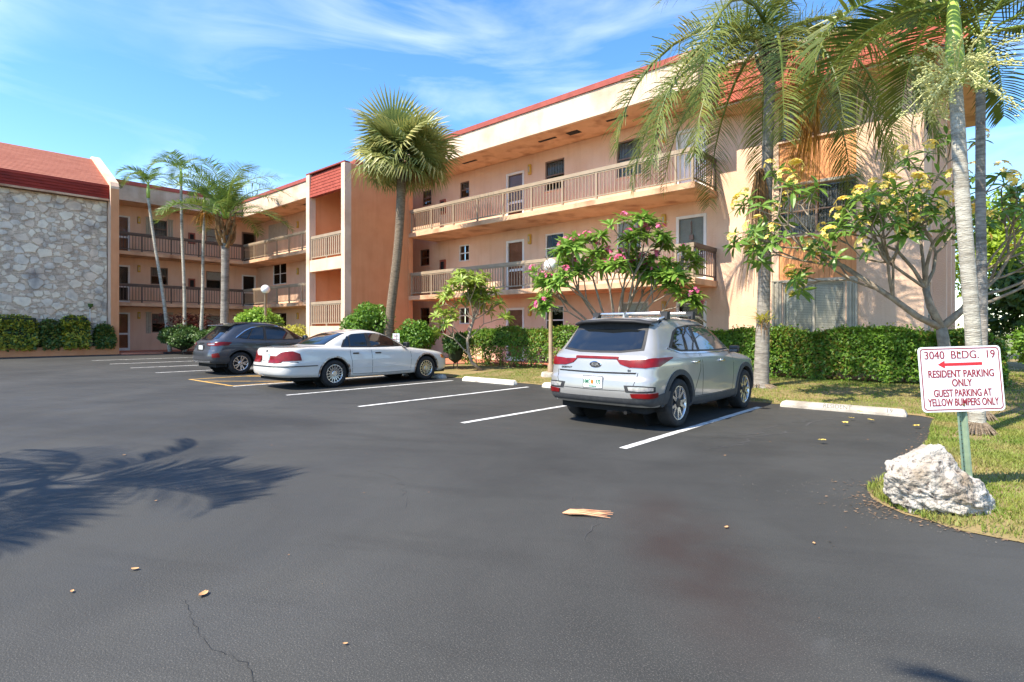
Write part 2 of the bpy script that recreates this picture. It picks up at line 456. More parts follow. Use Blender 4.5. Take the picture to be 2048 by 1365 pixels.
# lawn: a ruled sheet from the asphalt edge outwards
edge = []
for x in np.arange(-34, -1.3, .22): edge.append((x, 11.36))
edge += [(-1.15, 11.33), (-.97, 11.2), (-.87, 11.0)]
for y in np.arange(10.8, 6.2, -.22): edge.append((-.85 - .06 * math.sin(y * 1.3), y))
edge += [(-.93, 6.1), (-.96, 5.9), (-.94, 5.7), (-.86, 5.5), (-.76, 5.34), (-.62, 5.2), (-.45, 5.1), (-.25, 5.04), (0, 5.02)]
for x in np.arange(.25, 14, .25): edge.append((x, 5.02 - .02 * x))
cum = [0]
for a, b in zip(edge, edge[1:]): cum.append(cum[-1] + math.dist(a, b))
EDGE = np.array(edge)
V = []; F = []
rows = [0, .02, .05, .1, .18, .28, .4, .55, .75, 1]
for i, (x, y) in enumerate(edge):
    jx, jy = random.uniform(-.025, .025), random.uniform(-.03, .03)
    if x < -1.2 and y > 11.2: ex, ey = x, 40.
    else:
        k = (i - 150) / max(1, len(edge) - 150)
        ang = R(90 - 84 * min(1, max(0, (cum[i] - 32.8) / 12)))
        ex, ey = -1 + 32 * math.cos(ang), 11 + 29 * math.sin(ang)
        if cum[i] > 44.8: ex, ey = x + 22, 10
    for r in rows:
        X = x + (ex - x) * r ** 1.3; Y = y + (ey - y) * r ** 1.3
        if r == 0: X += jx; Y += jy
        V.append((X, Y, (az(X) + .006) if r == 0 else lz(X, Y)))
k = len(rows)
F = [(i * k + j, (i + 1) * k + j, (i + 1) * k + j + 1, i * k + j + 1) for i in range(len(edge) - 1) for j in range(k - 1)]
lawn = MB().add(V, F).build('lawn', M['lawn'], None, True); lawn['kind'] = 'structure'

# painted bay lines: each one its own piece of the car park
def stripe(p0, p1, w, mat, name='bay_line', dz=.004):
    p0, p1 = Vector(p0), Vector(p1); d = (p1 - p0).normalized(); s = Vector((-d.y, d.x)) * w / 2
    nseg = 10; V = []; F = []
    for i in range(nseg + 1):
        c = p0.lerp(p1, i / nseg)
        for sg in (-1, 1):
            q = c + s * sg * random.uniform(.93, 1.05); V.append((q.x, q.y, az(q.x) + dz))
    for i in range(nseg): F.append((2 * i, 2 * i + 1, 2 * i + 3, 2 * i + 2))
    return MB().add(V, F).build(name, mat, lot)
for x in (-3.46, -6.23, -9.0, -11.76): stripe((x, 5.87), (x, 10.72), .105, M['linewhite'])
stripe((-14.62, 5.9), (-14.62, 10.7), .1, M['linewhite'], dz=.0035)
for x in (-20.75, -23.5, -26.2, -29.0): stripe((x, 5.95), (x, 10.7), .1, M['linewhite'])
Y = M['lineyellow']
stripe((-17.65, 5.93), (-14.8, 5.93), .1, Y, 'hatch_line', .0045)
stripe((-17.65, 5.9), (-17.65, 10.7), .1, Y, 'hatch_line')
stripe((-14.76, 5.9), (-14.76, 10.7), .1, Y, 'hatch_line', .0055)
for y in (6.1, 7.5, 8.9):
    stripe((-16.7 if y < 7 else -17.6, y if y > 7 else 5.98), (-14.85, y + 1.5), .1, Y, 'hatch_line', .0065)
# cracks and an old pale filler trail
def ribbon(px, w, mat, name, dz=.004, jit=.03):
    pts = []
    for a, b in zip(px, px[1:]):
        for t in np.linspace(0, 1, 8, endpoint=False):
            pts.append(Vector((a[0] + (b[0] - a[0]) * t + random.gauss(0, jit), a[1] + (b[1] - a[1]) * t + random.gauss(0, jit))))
    V = []; F = []
    for i, p in enumerate(pts):
        d = (pts[min(i + 1, len(pts) - 1)] - pts[max(i - 1, 0)]).normalized(); s = Vector((-d.y, d.x)) * w * random.uniform(.25, 1) * .5
        V += [(p.x - s.x, p.y - s.y, az(p.x) + dz), (p.x + s.x, p.y + s.y, az(p.x) + dz)]
    F = [(2 * i, 2 * i + 1, 2 * i + 3, 2 * i + 2) for i in range(len(pts) - 1)]
    return MB().add(V, F).build(name, mat, lot)
M['crack'] = pmat('crack_shadow', (.02, .02, .02), None, rough=.95)
M['pale'] = pmat('pale_filler', (.085, .083, .08), (.06, .06, .06), 6, .9)
ribbon([(-3.2, 1.05), (-2.95, 1.0), (-2.62, .97), (-2.4, 1.03), (-2.22, .98)], .0035, M['crack'], 'crack', .004, .005)
ribbon([(-5.0, 3.3), (-4.3, 3.25), (-3.9, 3.0), (-3.55, 2.75)], .008, M['pale'], 'crack', .004, .02)
ribbon([(-2.0, 10.6), (-2.3, 9.5), (-2.2, 8.6), (-2.55, 7.7), (-2.5, 7.0), (-2.75, 6.4)], .035, M['pale'], 'filler_trail', .003, .03)
ribbon([(-2.35, 9.6), (-2.65, 8.9), (-2.6, 8.0), (-2.75, 7.5)], .03, M['pale'], 'filler_trail', .0032, .03)
ribbon([(-2.75, 3.9), (-2.3, 3.5), (-2.05, 3.0)], .008, M['pale'], 'crack', .004, .02)

# walkways
w = MB()
w.box(-21, -6.85, 15.62, 17.28, -.1, .17)
w.build('walkway', M['terracotta'])['kind'] = 'structure'
MB().box(-17.8, -15.75, 12.6, 15.61, -.1, .15).build('path', M['terracotta'])['kind'] = 'structure'
MB().prism([(-35.9, 8.13), (-33.6, 8.13), (-33.3, 9.2), (-33.3, 9.9), (-35.9, 9.9)], 'z', -.1, .27).build('path', M['terracotta'])['kind'] = 'structure'
MB().box(-37.25, -35.75, 8.2, 16.55, -.1, .285).build('walkway', M['terracotta'])['kind'] = 'structure'
MB().box(-35.74, -23.2, 15.1, 16.55, -.1, .25).build('walkway', M['terracotta'])['kind'] = 'structure'

# wheel stops
def wheel_stop(x0, x1, y, z, mat, label, txt=None):
    t = thing('wheel_stop', label, 'wheel stop', ((x0 + x1) / 2, y, z), 'wheel stops at the bay ends')
    c = (x0 + x1) / 2; h = (x1 - x0) / 2
    prof = [(-.085, 0), (.085, 0), (.085, .045), (.06, .115), (-.06, .115), (-.085, .045)]
    b = MB(); V = []; m = len(prof)
    secs = [(-h, .86, 1), (-h + .035, 1, 1), (h - .035, 1, 1), (h, .86, 1)]
    for sx, k, _ in secs:
        for (dy, dzz) in prof: V.append((c + sx + (-.03 if dzz > .1 and sx < 0 else .03 if dzz > .1 else 0) * (-1), y + dy * k, z + dzz * (k if dzz > .05 else 1)))
    F = [tuple(range(m)), tuple(range(4 * m - 1, 3 * m - 1, -1))]
    for i in range(3):
        for k in range(m): F.append((i * m + k, (i + 1) * m + k, (i + 1) * m + (k + 1) % m, i * m + (k + 1) % m))
    b.add(V, F)
    o = b.build('concrete_bar', mat, t)
    me = o.data
    bm = bmesh.new(); bm.from_mesh(me); bmesh.ops.recalc_face_normals(bm, faces=bm.faces); bm.to_mesh(me); bm.free()
    if txt:
        yd = Vector((0, .025, .07)); nrm = Vector((0, -.07, .025)).normalized()
        loc = Vector((c, y - .0725, z + .08)) + nrm * .001
        text(txt[0], .1, loc + Vector((-.03, 0, 0)), (1, 0, 0), yd, M['linegrey'], t, xs=1.0)
        text(txt[1], .1, loc + Vector((h * .76, 0, 0)), (1, 0, 0), yd, M['linegrey'], t, xs=1.0)
    return t
M['linegrey'] = pmat('stencil_paint', (.09, .085, .08), (.2, .19, .17), 25, .8)
wheel_stop(-3.2, -1.28, 11.12, 0, M['concrete'], 'concrete wheel stop reading RESIDENT 19, in the empty bay by the boulder', ('RESIDENT', '19'))
wheel_stop(-11.52, -9.6, 10.93, 0, M['whiteconcrete'], 'white wheel stop reading RESIDENT 16, right of the white sedan', ('RESIDENT', '16'))
wheel_stop(-8.72, -6.8, 11.0, 0, M['whiteconcrete'], 'white wheel stop half hidden by the left side of the silver SUV')
wheel_stop(-14.3, -12.4, 11.0, 0, M['concrete'], 'grey wheel stop touching the front tyre of the white sedan')
# ---------------------------------------------------------------- buildings
def wall_open(b, pl, fx, a0, a1, z0, z1, ops, depth=.1):
    """wall sheet with rectangular openings and their reveals"""
    A = sorted({a0, a1, *[o[0] for o in ops], *[o[1] for o in ops]}); Z = sorted({z0, z1, *[o[2] for o in ops], *[o[3] for o in ops]})
    A = [a for a in A if a0 <= a <= a1]; Z = [z for z in Z if z0 <= z <= z1]
    P = (lambda a, d, z: (a, fx + d, z)) if pl == 'y' else (lambda a, d, z: (fx - d, a, z))
    for i in range(len(A) - 1):
        for j in range(len(Z) - 1):
            ca, cz = (A[i] + A[i + 1]) / 2, (Z[j] + Z[j + 1]) / 2
            if any(o[0] < ca < o[1] and o[2] < cz < o[3] for o in ops): continue
            b.quad(P(A[i], 0, Z[j]), P(A[i + 1], 0, Z[j]), P(A[i + 1], 0, Z[j + 1]), P(A[i], 0, Z[j + 1]))
    for o in ops:
        l, r, d, u = o[:4]
        b.quad(P(l, 0, d), P(l, 0, u), P(l, depth, u), P(l, depth, d)); b.quad(P(r, 0, u), P(r, 0, d), P(r, depth, d), P(r, depth, u))
        b.quad(P(l, 0, u), P(r, 0, u), P(r, depth, u), P(l, depth, u)); b.quad(P(r, 0, d), P(l, 0, d), P(l, depth, d), P(r, depth, d))
    return b
def window(root, pl, fx, a0, a1, z0, z1, frame='white', style='sash', shade='blind', cover=.5, shutters=False):
    fw = .05
    f = MB()
    f.pbox(pl, fx, a0, a0 + fw, .03, .11, z0, z1); f.pbox(pl, fx, a1 - fw, a1, .03, .11, z0, z1)
    f.pbox(pl, fx, a0 + fw, a1 - fw, .03, .11, z1 - fw, z1); f.pbox(pl, fx, a0 + fw, a1 - fw, .03, .11, z0, z0 + fw)
    zm = (z0 + z1) / 2; am = (a0 + a1) / 2
    if style == 'sash': f.pbox(pl, fx, a0 + fw, a1 - fw, .04, .1, zm - .025, zm + .025)
    if style in ('double', 'quad'): f.pbox(pl, fx, am - .03, am + .03, .04, .1, z0 + fw, z1 - fw)
    if style == 'quad':
        f.pbox(pl, fx, a0 + fw, am - .03, .042, .098, zm - .02, zm + .02); f.pbox(pl, fx, am + .03, a1 - fw, .042, .098, zm - .02, zm + .02)
    w = f.build('window', M[frame], root)
    panes = []
    if style == 'sash': panes = [(a0 + fw, a1 - fw, z0 + fw, zm - .025), (a0 + fw, a1 - fw, zm + .025, z1 - fw)]
    elif style == 'double': panes = [(a0 + fw, am - .03, z0 + fw, z1 - fw), (am + .03, a1 - fw, z0 + fw, z1 - fw)]
    elif style == 'quad': panes = [(a0 + fw, am - .03, z0 + fw, zm - .02), (am + .03, a1 - fw, z0 + fw, zm - .02), (a0 + fw, am - .03, zm + .02, z1 - fw), (am + .03, a1 - fw, zm + .02, z1 - fw)]
    else: panes = [(a0 + fw, a1 - fw, z0 + fw, z1 - fw)]
    for p in panes: MB().pbox(pl, fx, p[0], p[1], .066, .072, p[2], p[3]).build('pane', M['glass'], w)
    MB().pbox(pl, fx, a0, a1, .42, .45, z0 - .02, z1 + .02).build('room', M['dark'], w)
    s = MB(); s.pbox(pl, fx, a0 - .04, a1 + .04, -.035, .03, z0 - .05, z0 - .004); s.build('sill', M['stucco'], w)
    if shade:
        zb = z1 - (z1 - z0) * cover
        q = MB()
        if shade == 'curtain':
            nn = max(6, int((a1 - a0) / .07)); st = (a1 - a0 - 2 * fw) / nn
            for i in range(nn): q.pbox(pl, fx, a0 + fw + st * i, a0 + fw + st * (i + .8), .13 + .015 * (i % 2), .14 + .015 * (i % 2), zb, z1 - fw)
        else:
            z = z1 - fw
            while z > zb:
                q.pbox(pl, fx, a0 + fw, a1 - fw, .085, .1, z - .044, z - .003); z -= .047
        q.build(shade, M['blind' if shade == 'blind' else 'curtain'], w)
    if shutters:
        for sg in (-1, 1):
            q = MB(); base = a0 - .01 if sg < 0 else a1 + .01
            for i in range(4):
                c0 = base + sg * (.03 + .065 * i); q.pbox(pl, fx, min(c0, c0 + sg * .055), max(c0, c0 + sg * .055), -.07 if i % 2 else -.04, -.006, z0 - .05, z1 + .05)
            q.pbox(pl, fx, min(base, base + sg * .30), max(base, base + sg * .30), -.08, -.004, z1 + .052, z1 + .09)
            q.build('shutter', M['shutter'], w)
    return w
def door(root, pl, fx, a0, a1, z0, z1, leaf='door', glazed=True, frame='white', mirror=False, wreath=False):
    fw = .09
    f = MB()
    f.pbox(pl, fx, a0, a0 + fw, -.02, .1, z0, z1); f.pbox(pl, fx, a1 - fw, a1, -.02, .1, z0, z1); f.pbox(pl, fx, a0 + fw, a1 - fw, -.02, .1, z1 - fw, z1)
    if glazed:
        zm = z0 + .95
        f.pbox(pl, fx, a0 + fw, a1 - fw, .02, .06, zm - .05, zm + .05); f.pbox(pl, fx, a0 + fw, a1 - fw, .02, .06, z0, z0 + .16)
    d = f.build('door', M[frame], root)
    MB().pbox(pl, fx, a0 + fw, a1 - fw, .085, .12, z0 + .01, z1 - fw).build('leaf', M[leaf], d)
    if glazed:
        for (p, q) in ((z0 + .16, z0 + .9), (z0 + 1.0, z1 - fw)): MB().pbox(pl, fx, a0 + fw, a1 - fw, .036, .042, p, q).build('pane', M['glass'], d)
    h = a0 + fw + .05 if not mirror else a1 - fw - .05
    MB().pbox(pl, fx, h - .02, h + .02, -.04, .03, z0 + .95, z0 + 1.08).build('handle', M['black'], d)
    if wreath:
        c = (a0 + a1) / 2; q = MB()
        q.pbox(pl, fx, c - .012, c + .012, -.002, .03, z0 + 1.55, z1 - .2); q.pbox(pl, fx, c - .07, c + .07, -.002, .03, z0 + 1.38, z0 + 1.54); q.pbox(pl, fx, c - .05, c + .05, -.002, .03, z0 + 1.2, z0 + 1.32)
        q.build('door_ornament', M['winframe'], d)
    return d
def wall_light(root, pl, fx, a, z):
    m = MB().pbox(pl, fx, a - .07, a + .07, -.1, -.001, z - .2, z + .2).mesh()
    bevel_mesh(m, .015, 1)
    o = obj('wall_light', m, M['yellow'], root)
    MB().pbox(pl, fx, a - .03, a + .03, -.107, -.1, z - .1, z + .1).build('number_plate', M['shutter'], o)
    return o
def cabinet(root, pl, fx, a, z):
    q = MB(); q.pbox(pl, fx, a - .19, a + .19, -.06, -.001, z - .33, z + .33)
    o = q.build('extinguisher_cabinet', M['cabinet'], root)
    MB().pbox(pl, fx, a - .11, a + .11, -.066, -.061, z - .2, z + .24).build('pane', M['dark'], o)
def railing(root, p0, p1, z, mat, cap, spacing=.139, every=10, bw=.022, h=1.0, name='balcony_railing', ends=(True, True)):
    p0, p1 = Vector((*p0, 0)), Vector((*p1, 0)); d = p1 - p0; Ln = d.length; d.normalize(); s = Vector((-d.y, d.x, 0))
    def ob(b, c, hl, hw, z0, z1):
        V = [tuple(c + d * i * hl + s * j * hw + Vector((0, 0, k))) for k in (z0, z1) for j in (-1, 1) for i in (-1, 1)]
        b.add(V, [(0, 2, 3, 1), (4, 5, 7, 6), (0, 1, 5, 4), (2, 6, 7, 3), (0, 4, 6, 2), (1, 3, 7, 5)])
    r = MB(); mid = (p0 + p1) / 2
    ob(r, mid, Ln / 2, .022, z + .1, z + .14); ob(r, mid, Ln / 2, .022, z + h - .14, z + h - .1)
    rr = r.build(name, M[mat], root)
    c = MB(); ob(c, mid, Ln / 2 + .02, .04, z + h - .095, z + h + .025); c.build('top_rail', M[cap], rr)
    me = MB(); ob(me, Vector((0, 0, 0)), bw / 2, .013, .142, h - .142); me = me.mesh('baluster'); me.materials.append(M[mat])
    mp = MB(); ob(mp, Vector((0, 0, 0)), .032, .03, 0, h - .097); mp = mp.mesh('post'); mp.materials.append(M[mat])
    nn = max(1, round(Ln / spacing))
    for i in range(nn + 1):
        if (i == 0 and not ends[0]) or (i == nn and not ends[1]): continue
        post = i % every == 0 or i == nn
        o = bpy.data.objects.new('post' if post else 'baluster', mp if post else me)
        o.location = p0 + d * (Ln * i / nn) + Vector((0, 0, z))
        if i == 0: o.location += d * .034
        if i == nn: o.location -= d * .034
        link(o, rr)
    return rr
F1, F2, F3 = .17, 2.94, 5.72
WY, BY = 17.3, 15.7
main = thing('apartment_building', 'peach stucco three-storey apartment block with open balconies and a tiled roof end', 'building', (-11, 17.3, 0))
# openings on the long wall (x0, x1, z0, z1)
doorsL = [(-15.69, -14.72), (-8.2, -7.19)]
ops = []
for f_ in (F1, F2, F3):
    for a, b in doorsL: ops.append((a, b, f_, f_ + 2.17))
W3 = [(-13.65, -12.72, 6.84, 8.0), (-10.44, -9.48, 6.78, 8.05), (-18.49, -17.91, 7.32, 8.04), (-21.1, -20.47, 7.35, 8.07)]
W2 = [(-13.65, -12.75, 4.05, 5.17), (-10.44, -9.48, 4.05, 5.25), (-18.58, -17.91, 4.5, 5.23), (-21.3, -20.62, 4.5, 5.28)]
W1 = [(-13.65, -12.75, 1.25, 2.37), (-10.3, -9.2, 1.2, 2.4), (-18.58, -17.91, 1.7, 2.45), (-21.3, -20.62, 1.7, 2.5)]
RW = [(-5.05, -3.1, 6.84, 7.93), (-5.05, -3.1, 4.1, 5.5), (-4.93, -3.36, .95, 2.76)]
RP = [(-5.05, -3.1, 5.6, 6.8), (-5.05, -3.1, 2.86, 4.06)]
allops = ops + W1 + W2 + W3 + RW + RP
wall = wall_open(MB(), 'y', WY, -23.1, -1.64, -.3, 8.44, allops).build('wall', M['stucco'], main)
for i, (a, b) in enumerate(doorsL):
    for j, f_ in enumerate((F1, F2, F3)):
        if i == 0: door(main, 'y', WY, a, b, f_, f_ + 2.17, 'door', True)
        else: door(main, 'y', WY, a, b, f_, f_ + 2.17, ('darkdoor', 'shutter', 'white')[j], j != 2, 'white', True, j == 1)
sty = [('blind', .5), ('curtain', .55)]
for ws, fr in ((W3, 'winframe'), (W2, 'white'), (W1, 'white')):
    for k, (a, b, c, d) in enumerate(ws):
        window(main, 'y', WY, a, b, c, d, 'winframe' if (fr == 'winframe' or k == 3) else 'white', 'sash', 'curtain' if fr == 'winframe' else ('blind' if k == 1 else None), .5 if k != 1 else .95)
window(main, 'y', WY, *RW[0], 'winframe', 'sash', 'blind', .95)
window(main, 'y', WY, *RW[1], 'winframe', 'quad', 'curtain', .97)
window(main, 'y', WY, *RW[2], 'shutter', 'double', 'blind', .97, shutters=True)
for (a, b, c, d) in RP:
    fr = MB(); fr.pbox('y', WY, a, b, .07, .098, c, d)
    p = fr.build('wood_panel', M['plank'], main)
    nn = 15; st = (b - a) / nn
    pm = MB().box(-st / 2 + .004, st / 2 - .004, -.022, 0, c - (c + d) / 2 + .002, (d - c) / 2 - .002).mesh('plank'); pm.materials.append(M['plank'])
    for i in range(nn):
        o = bpy.data.objects.new('plank', pm); o.location = (a + st * (i + .5), WY + .069 - .004 * (i % 2), (c + d) / 2); link(o, p)
for z in (5.55, 2.81):
    MB().pbox('y', WY, -5.2, -3.0, -.05, -.002, z - .035, z + .035).build('ledge', M['shutter'], main)
for f_ in (F1, F2, F3):
    for a in (-14.4, -8.62): wall_light(main, 'y', WY, a, f_ + (2.12 if f_ > 1 else 2.02))
    cabinet(main, 'y', WY, -19.63, f_ + 1.4)
# balcony slabs
for z in (F2, F3):
    s = MB().box(-20.04, -6.83, BY - .08, WY - .004, z - .19, z).mesh(); bevel_mesh(s, .012, 1); obj('balcony_slab', s, M['slab'], main)
    railing(main, (-19.95, BY), (-6.9, BY), z, 'rail', 'rail', ends=(True, True))
    railing(main, (-6.9, BY + .05), (-6.9, WY - .03), z, 'railshade', 'railshade', every=12, ends=(False, True))
# roof edge over the balconies
MB().box(-23.1, -6.75, BY - .05, 24, 8.45, 8.6).build('soffit', M['slab'], main)
MB().box(-20.04, -6.7, BY - .17, BY - .052, 8.42, 9.27).build('fascia', M['cream'], main)
MB().box(-6.82, -6.702, BY - .05, 17.28, 8.425, 9.265).build('fascia_return', M['cream'], main)
rc = MB()
rc.prism([(BY - .22, 9.272), (BY + .25, 9.272), (BY + .25, 9.5), (BY - .14, 9.5)], 'x', -20.04, -6.7); rc.build('roof_cap', M['redcap'], main)
MB().box(-23.1, -6.7, BY + .26, 24, 9.2, 9.3).build('roof', M['concrete'], main)
MB().box(-23.08, -6.7, 23.7, 24, -.3, 9.19).build('rear_wall', M['stucco'], main)
for (x0, x1, y0, y1) in ((-17.3, -16.5, 16.3, 16.42), (-13.2, -12.4, 16.3, 16.42), (-11.9, -11.4, 16.25, 16.55), (-10.2, -9.4, 16.2, 16.32)):
    MB().box(x0, x1, y0, y1, 8.437, 8.449).build('soffit_vent', M['dark'], main)
# right-hand end: side wall and tiled mansard
XE = -1.64
so_ = [(18.2, 19.0, 1.0, 2.7), (18.2, 19.0, 4.0, 5.5)]
wall_open(MB(), 'x', XE, WY, 22.6, -.3, 8.0, so_).build('side_wall', M['stucco'], main)
for o_ in so_: window(main, 'x', XE, *o_, 'shutter', 'sash', 'blind', .9)
for y0 in (19.3, 20.9, 22.3):
    MB().box(XE + .002, XE + .3, y0, y0 + .28, -.3, 7.93).build('pilaster', M['stucco'], main)
    MB().box(XE + .002, XE + .1, y0 + .282, y0 + .55, -.3, 7.93).build('pilaster', M['orange'], main)  # strip coloured in the shaded stucco tone
g_ = MB()
for i in range(7): g_.box(XE + .001, XE + .03, 17.75, 18.35, 6.6 + i * .09, 6.66 + i * .09)
g_.box(XE + .001, XE + .012, 17.72, 18.38, 6.56, 7.22); g_.build('vent_grille', M['dark'], main)
EY, EX = 16.4, -.75
MB().box(-6.72, EX, EY + .03, 23.3, 7.95, 8.02).build('eave_soffit', M['slab'], main)
core = MB()
A = [(-6.7, EY + .06, 8.021), (EX - .06, EY + .06, 8.021), (EX - .06, 23.2, 8.021), (-6.7, 23.2, 8.021)]
Bt = [(-6.7, 17.02, 9.33), (EX - .66, 17.02, 9.33), (EX - .66, 22.6, 9.33), (-6.7, 22.6, 9.33)]
core.add(A + Bt, [(0, 1, 5, 4), (1, 2, 6, 5), (2, 3, 7, 6), (3, 0, 4, 7), (4, 5, 6, 7)])
roof = core.build('mansard_roof', M['redcap'], main)
rcap = MB().box(-6.74, EX - .56, 16.9, 17.12, 9.335, 9.43).box(EX - .78, EX - .56, 17.122, 22.6, 9.335, 9.43); rcap.build('parapet_cap', M['cream'], main)
MB().box(-6.78, -6.72, EY, 17.05, 8.0, 9.4).build('end_board', M['winframe'], main)
tw = .3; slope = math.hypot(.62, 1.31)
def tile_mesh():
    V = []; F = []; nu = 6
    for j, (t, lift) in enumerate(((-.03, .075), (.2, .05), (.42, .02))):
        for i in range(nu + 1):
            u = i / nu; hgt = .035 * math.sin(math.pi * u) ** 1.0 + lift
            V.append(((u - .5) * (tw - .006), t, hgt))
    for j in range(2):
        for i in range(nu): a = j * (nu + 1) + i; F.append((a, a + 1, a + nu + 2, a + nu + 1))
    k = len(V)
    for i in range(nu + 1): V.append((V[i][0], V[i][1] + .005, -.0 + .004))
    for i in range(nu): F.append((i, k + i, k + i + 1, i + 1))
    me = MB().add(V, F).mesh('tile'); me.materials.append(M['tile']); return me
tm = tile_mesh()
sl_ = Vector((0, .60, 1.31)).normalized()
def put_tile(p, xd, up):
    xd = Vector(xd); up = Vector(up); nz = xd.cross(up)
    o = bpy.data.objects.new('tile', tm)
    m = Matrix((xd, up, nz)).transposed().to_4x4(); m.translation = Vector(p)
    o.matrix_basis = m @ Matrix.Rotation(random.uniform(-.012, .012), 4, 'Z'); link(o, roof)
for c in range(4):
    s = c * .365
    base = Vector((0, EY + .05, 8.02)) + sl_ * s
    x = -6.55
    while x < EX - .1 - .6 * s / 1.44:
        put_tile((x, base.y, base.z), (1, 0, 0), sl_); x += tw
    up2 = Vector((-.60, 0, 1.31)).normalized(); b2 = Vector((EX - .05, 0, 8.02)) + up2 * s
    y = EY + .2 + .6 * s / 1.44
    while y < 23.1 - .6 * s / 1.44: put_tile((b2.x, y, b2.z), (0, 1, 0), up2); y += tw
# stair tower, part of the same block
TX0, TX1, TY = -23.13, -20.05, 12.43
t = MB()
t.box(TX0, TX0 + .28, TY, TY + .3, -.3, 8.2); t.build('pilaster', M['cream'], main)
MB().box(TX1 - .26, TX1, TY - .003, TY + .3, -.3, 8.2).build('pilaster', M['cream'], main)
MB().box(TX1 - .2, TX1 - .002, TY + .302, BY - .1, -.3, 8.19).build('tower_side_wall', M['orange'], main)
MB().box(TX1 - .2, TX1 + .03, BY - .098, BY + .14, -.3, 8.418).build('corner_column', M['orange'], main)
MB().box(TX0 + .02, TX0 + .22, TY + .302, 16.5, -.3, 8.04).build('tower_side_wall', M['orange'], main)
for (z0, z1) in ((-.3, 1.6), (3.95, 4.45)):
    MB().box(TX0 + .281, TX1 - .261, TY + .02, TY + .22, z0, z1).build('parapet', M['stucco'], main)
for z in (1.55, 4.4):
    MB().box(TX0 + .281, TX1 - .261, TY + .222, 14.2, z - .2, z).build('landing', M['slab'], main)
    railing(main, (TX0 + .3, TY + .1), (TX1 - .28, TY + .1), z + .05, 'rail', 'rail', .155, 8, .075, 1.02, 'landing_railing')
MB().box(TX0 + .23, TX1 - .21, 14.1, 14.3, -.3, 8.04).build('stair_back_wall', M['stucco'], main)
MB().box(TX0, TX1 - .003, TY + .24, 15.5, 8.05, 8.2).build('tower_roof', M['concrete'], main)
sh = MB().prism([(TY + .03, 7.19), (TY + .22, 7.19), (TY + .22, 8.14), (TY + .1, 8.14)], 'x', TX0 + .281, TX1 - .261).build('shingle_band', M['redcap'], main)
nr = 7; rh = .95 / nr
for r_ in range(nr):
    ww = .26; x = TX0 + .285 - (ww / 2 if r_ % 2 else 0)
    while x < TX1 - .27:
        a, b = max(x, TX0 + .285), min(x + ww - .006, TX1 - .265)
        if b - a > .03:
            y0 = TY + .03 + .07 * (r_ * rh / .95); y1 = TY + .03 + .07 * ((r_ + 1) * rh / .95)
            MB().add([(a, y0 - .022, 7.19 + r_ * rh), (b, y0 - .022, 7.19 + r_ * rh), (b, y1 - .004, 7.19 + (r_ + 1) * rh + .01), (a, y1 - .004, 7.19 + (r_ + 1) * rh + .01), (a, y0, 7.19 + r_ * rh), (b, y0, 7.19 + r_ * rh)],
                     [(0, 1, 2, 3), (4, 5, 1, 0), (0, 3, 4), (1, 5, 2)]).build('shingle', M['shingle'], sh)
        x += ww
MB().box(TX0, TX1 - .003, TY - .01, TY + .23, 8.202, 8.26).build('tower_cap', M['redcap'], main)

# left wing round the court
wing = thing('apartment_building', 'L-shaped apartment wing behind the tall palms, between the stone wall and stair tower', 'building', (-36, 15, 0))
WX, BX, WY2, BY2 = -37.3, -35.8, 16.6, 15.1
f0 = .28
wops = []
wd = [(8.75, 9.42)]; 
for f_ in (f0, F2, F3):
    wops += [(8.5, 9.42, f_, f_ + 2.15), (15.6, 16.5, f_, f_ + 2.1)]
wwin = [(10.5, 11.3, 6.82, 7.88), (13.45, 14.4, 6.75, 7.78), (10.44, 11.34, 4.1, 5.1), (13.45, 14.4, 4.02, 5.1), (10.5, 11.3, 1.3, 2.4), (13.45, 14.4, 1.3, 2.35)]
wall_open(MB(), 'x', WX, 7.6, 16.6, -.3, 8.44, wops + wwin).build('wall', M['stucco'], wing)
for j, f_ in enumerate((f0, F2, F3)):
    door(wing, 'x', WX, 8.5, 9.42, f_, f_ + 2.15, ('door', 'darkdoor', 'door')[j], True)
    door(wing, 'x', WX, 15.6, 16.5, f_, f_ + 2.1, 'darkdoor', True, 'white' if j == 1 else 'winframe')
    wall_light(wing, 'x', WX, 9.85, f_ + 2.0)
    cabinet(wing, 'x', WX, 12.62, f_ + 1.3)
for k, q in enumerate(wwin): window(wing, 'x', WX, *q, 'winframe', 'sash', 'curtain' if k % 2 == 0 else 'blind', .5 if k > 1 else .9, shutters=(k in (0, 4)))
bwin = [(-35.1, -33.3, 4.3, 5.62), (-35.6, -33.1, 7.0, 8.15), (-35.0, -33.3, 1.3, 2.5)]
wall_open(MB(), 'y', WY2, -37.3, -23.14, -.3, 8.44, bwin).build('wall', M['stucco'], wing)
window(wing, 'y', WY2, *bwin[0], 'white', 'quad', None)
w3 = window(wing, 'y', WY2, *bwin[1], 'white', 'double', 'blind', .96)
q = MB()
for i in range(30): q.pbox('y', WY2, -35.55 + i * .0817, -35.55 + i * .0817 + .07, -.05 - .02 * (i % 2), .02, 7.0, 8.12)
q.build('closed_shutter', M['shutter'], w3)
window(wing, 'y', WY2, *bwin[2], 'winframe', 'double', None)
for f_ in (f0, F2, F3): wall_light(wing, 'y', WY2, -31.8, f_ + 2.0)
for z in (F2, F3):
    s = MB().box(WX + .004, BX + .08, 8.14, WY2 - .003, z - .19, z); s.build('balcony_slab', M['slab'], wing)
    MB().box(BX + .081, TX0 + .018, BY2 - .08, WY2 - .003, z - .191, z - .001).build('balcony_slab', M['slab'], wing)
    railing(wing, (BX, 8.16), (BX, BY2), z, 'railshade', 'railshade', .145, 10, ends=(True, True))
    railing(wing, (BX + .06, BY2), (TX0 - .02, BY2), z, 'rail', 'rail', .145, 10, ends=(False, True))
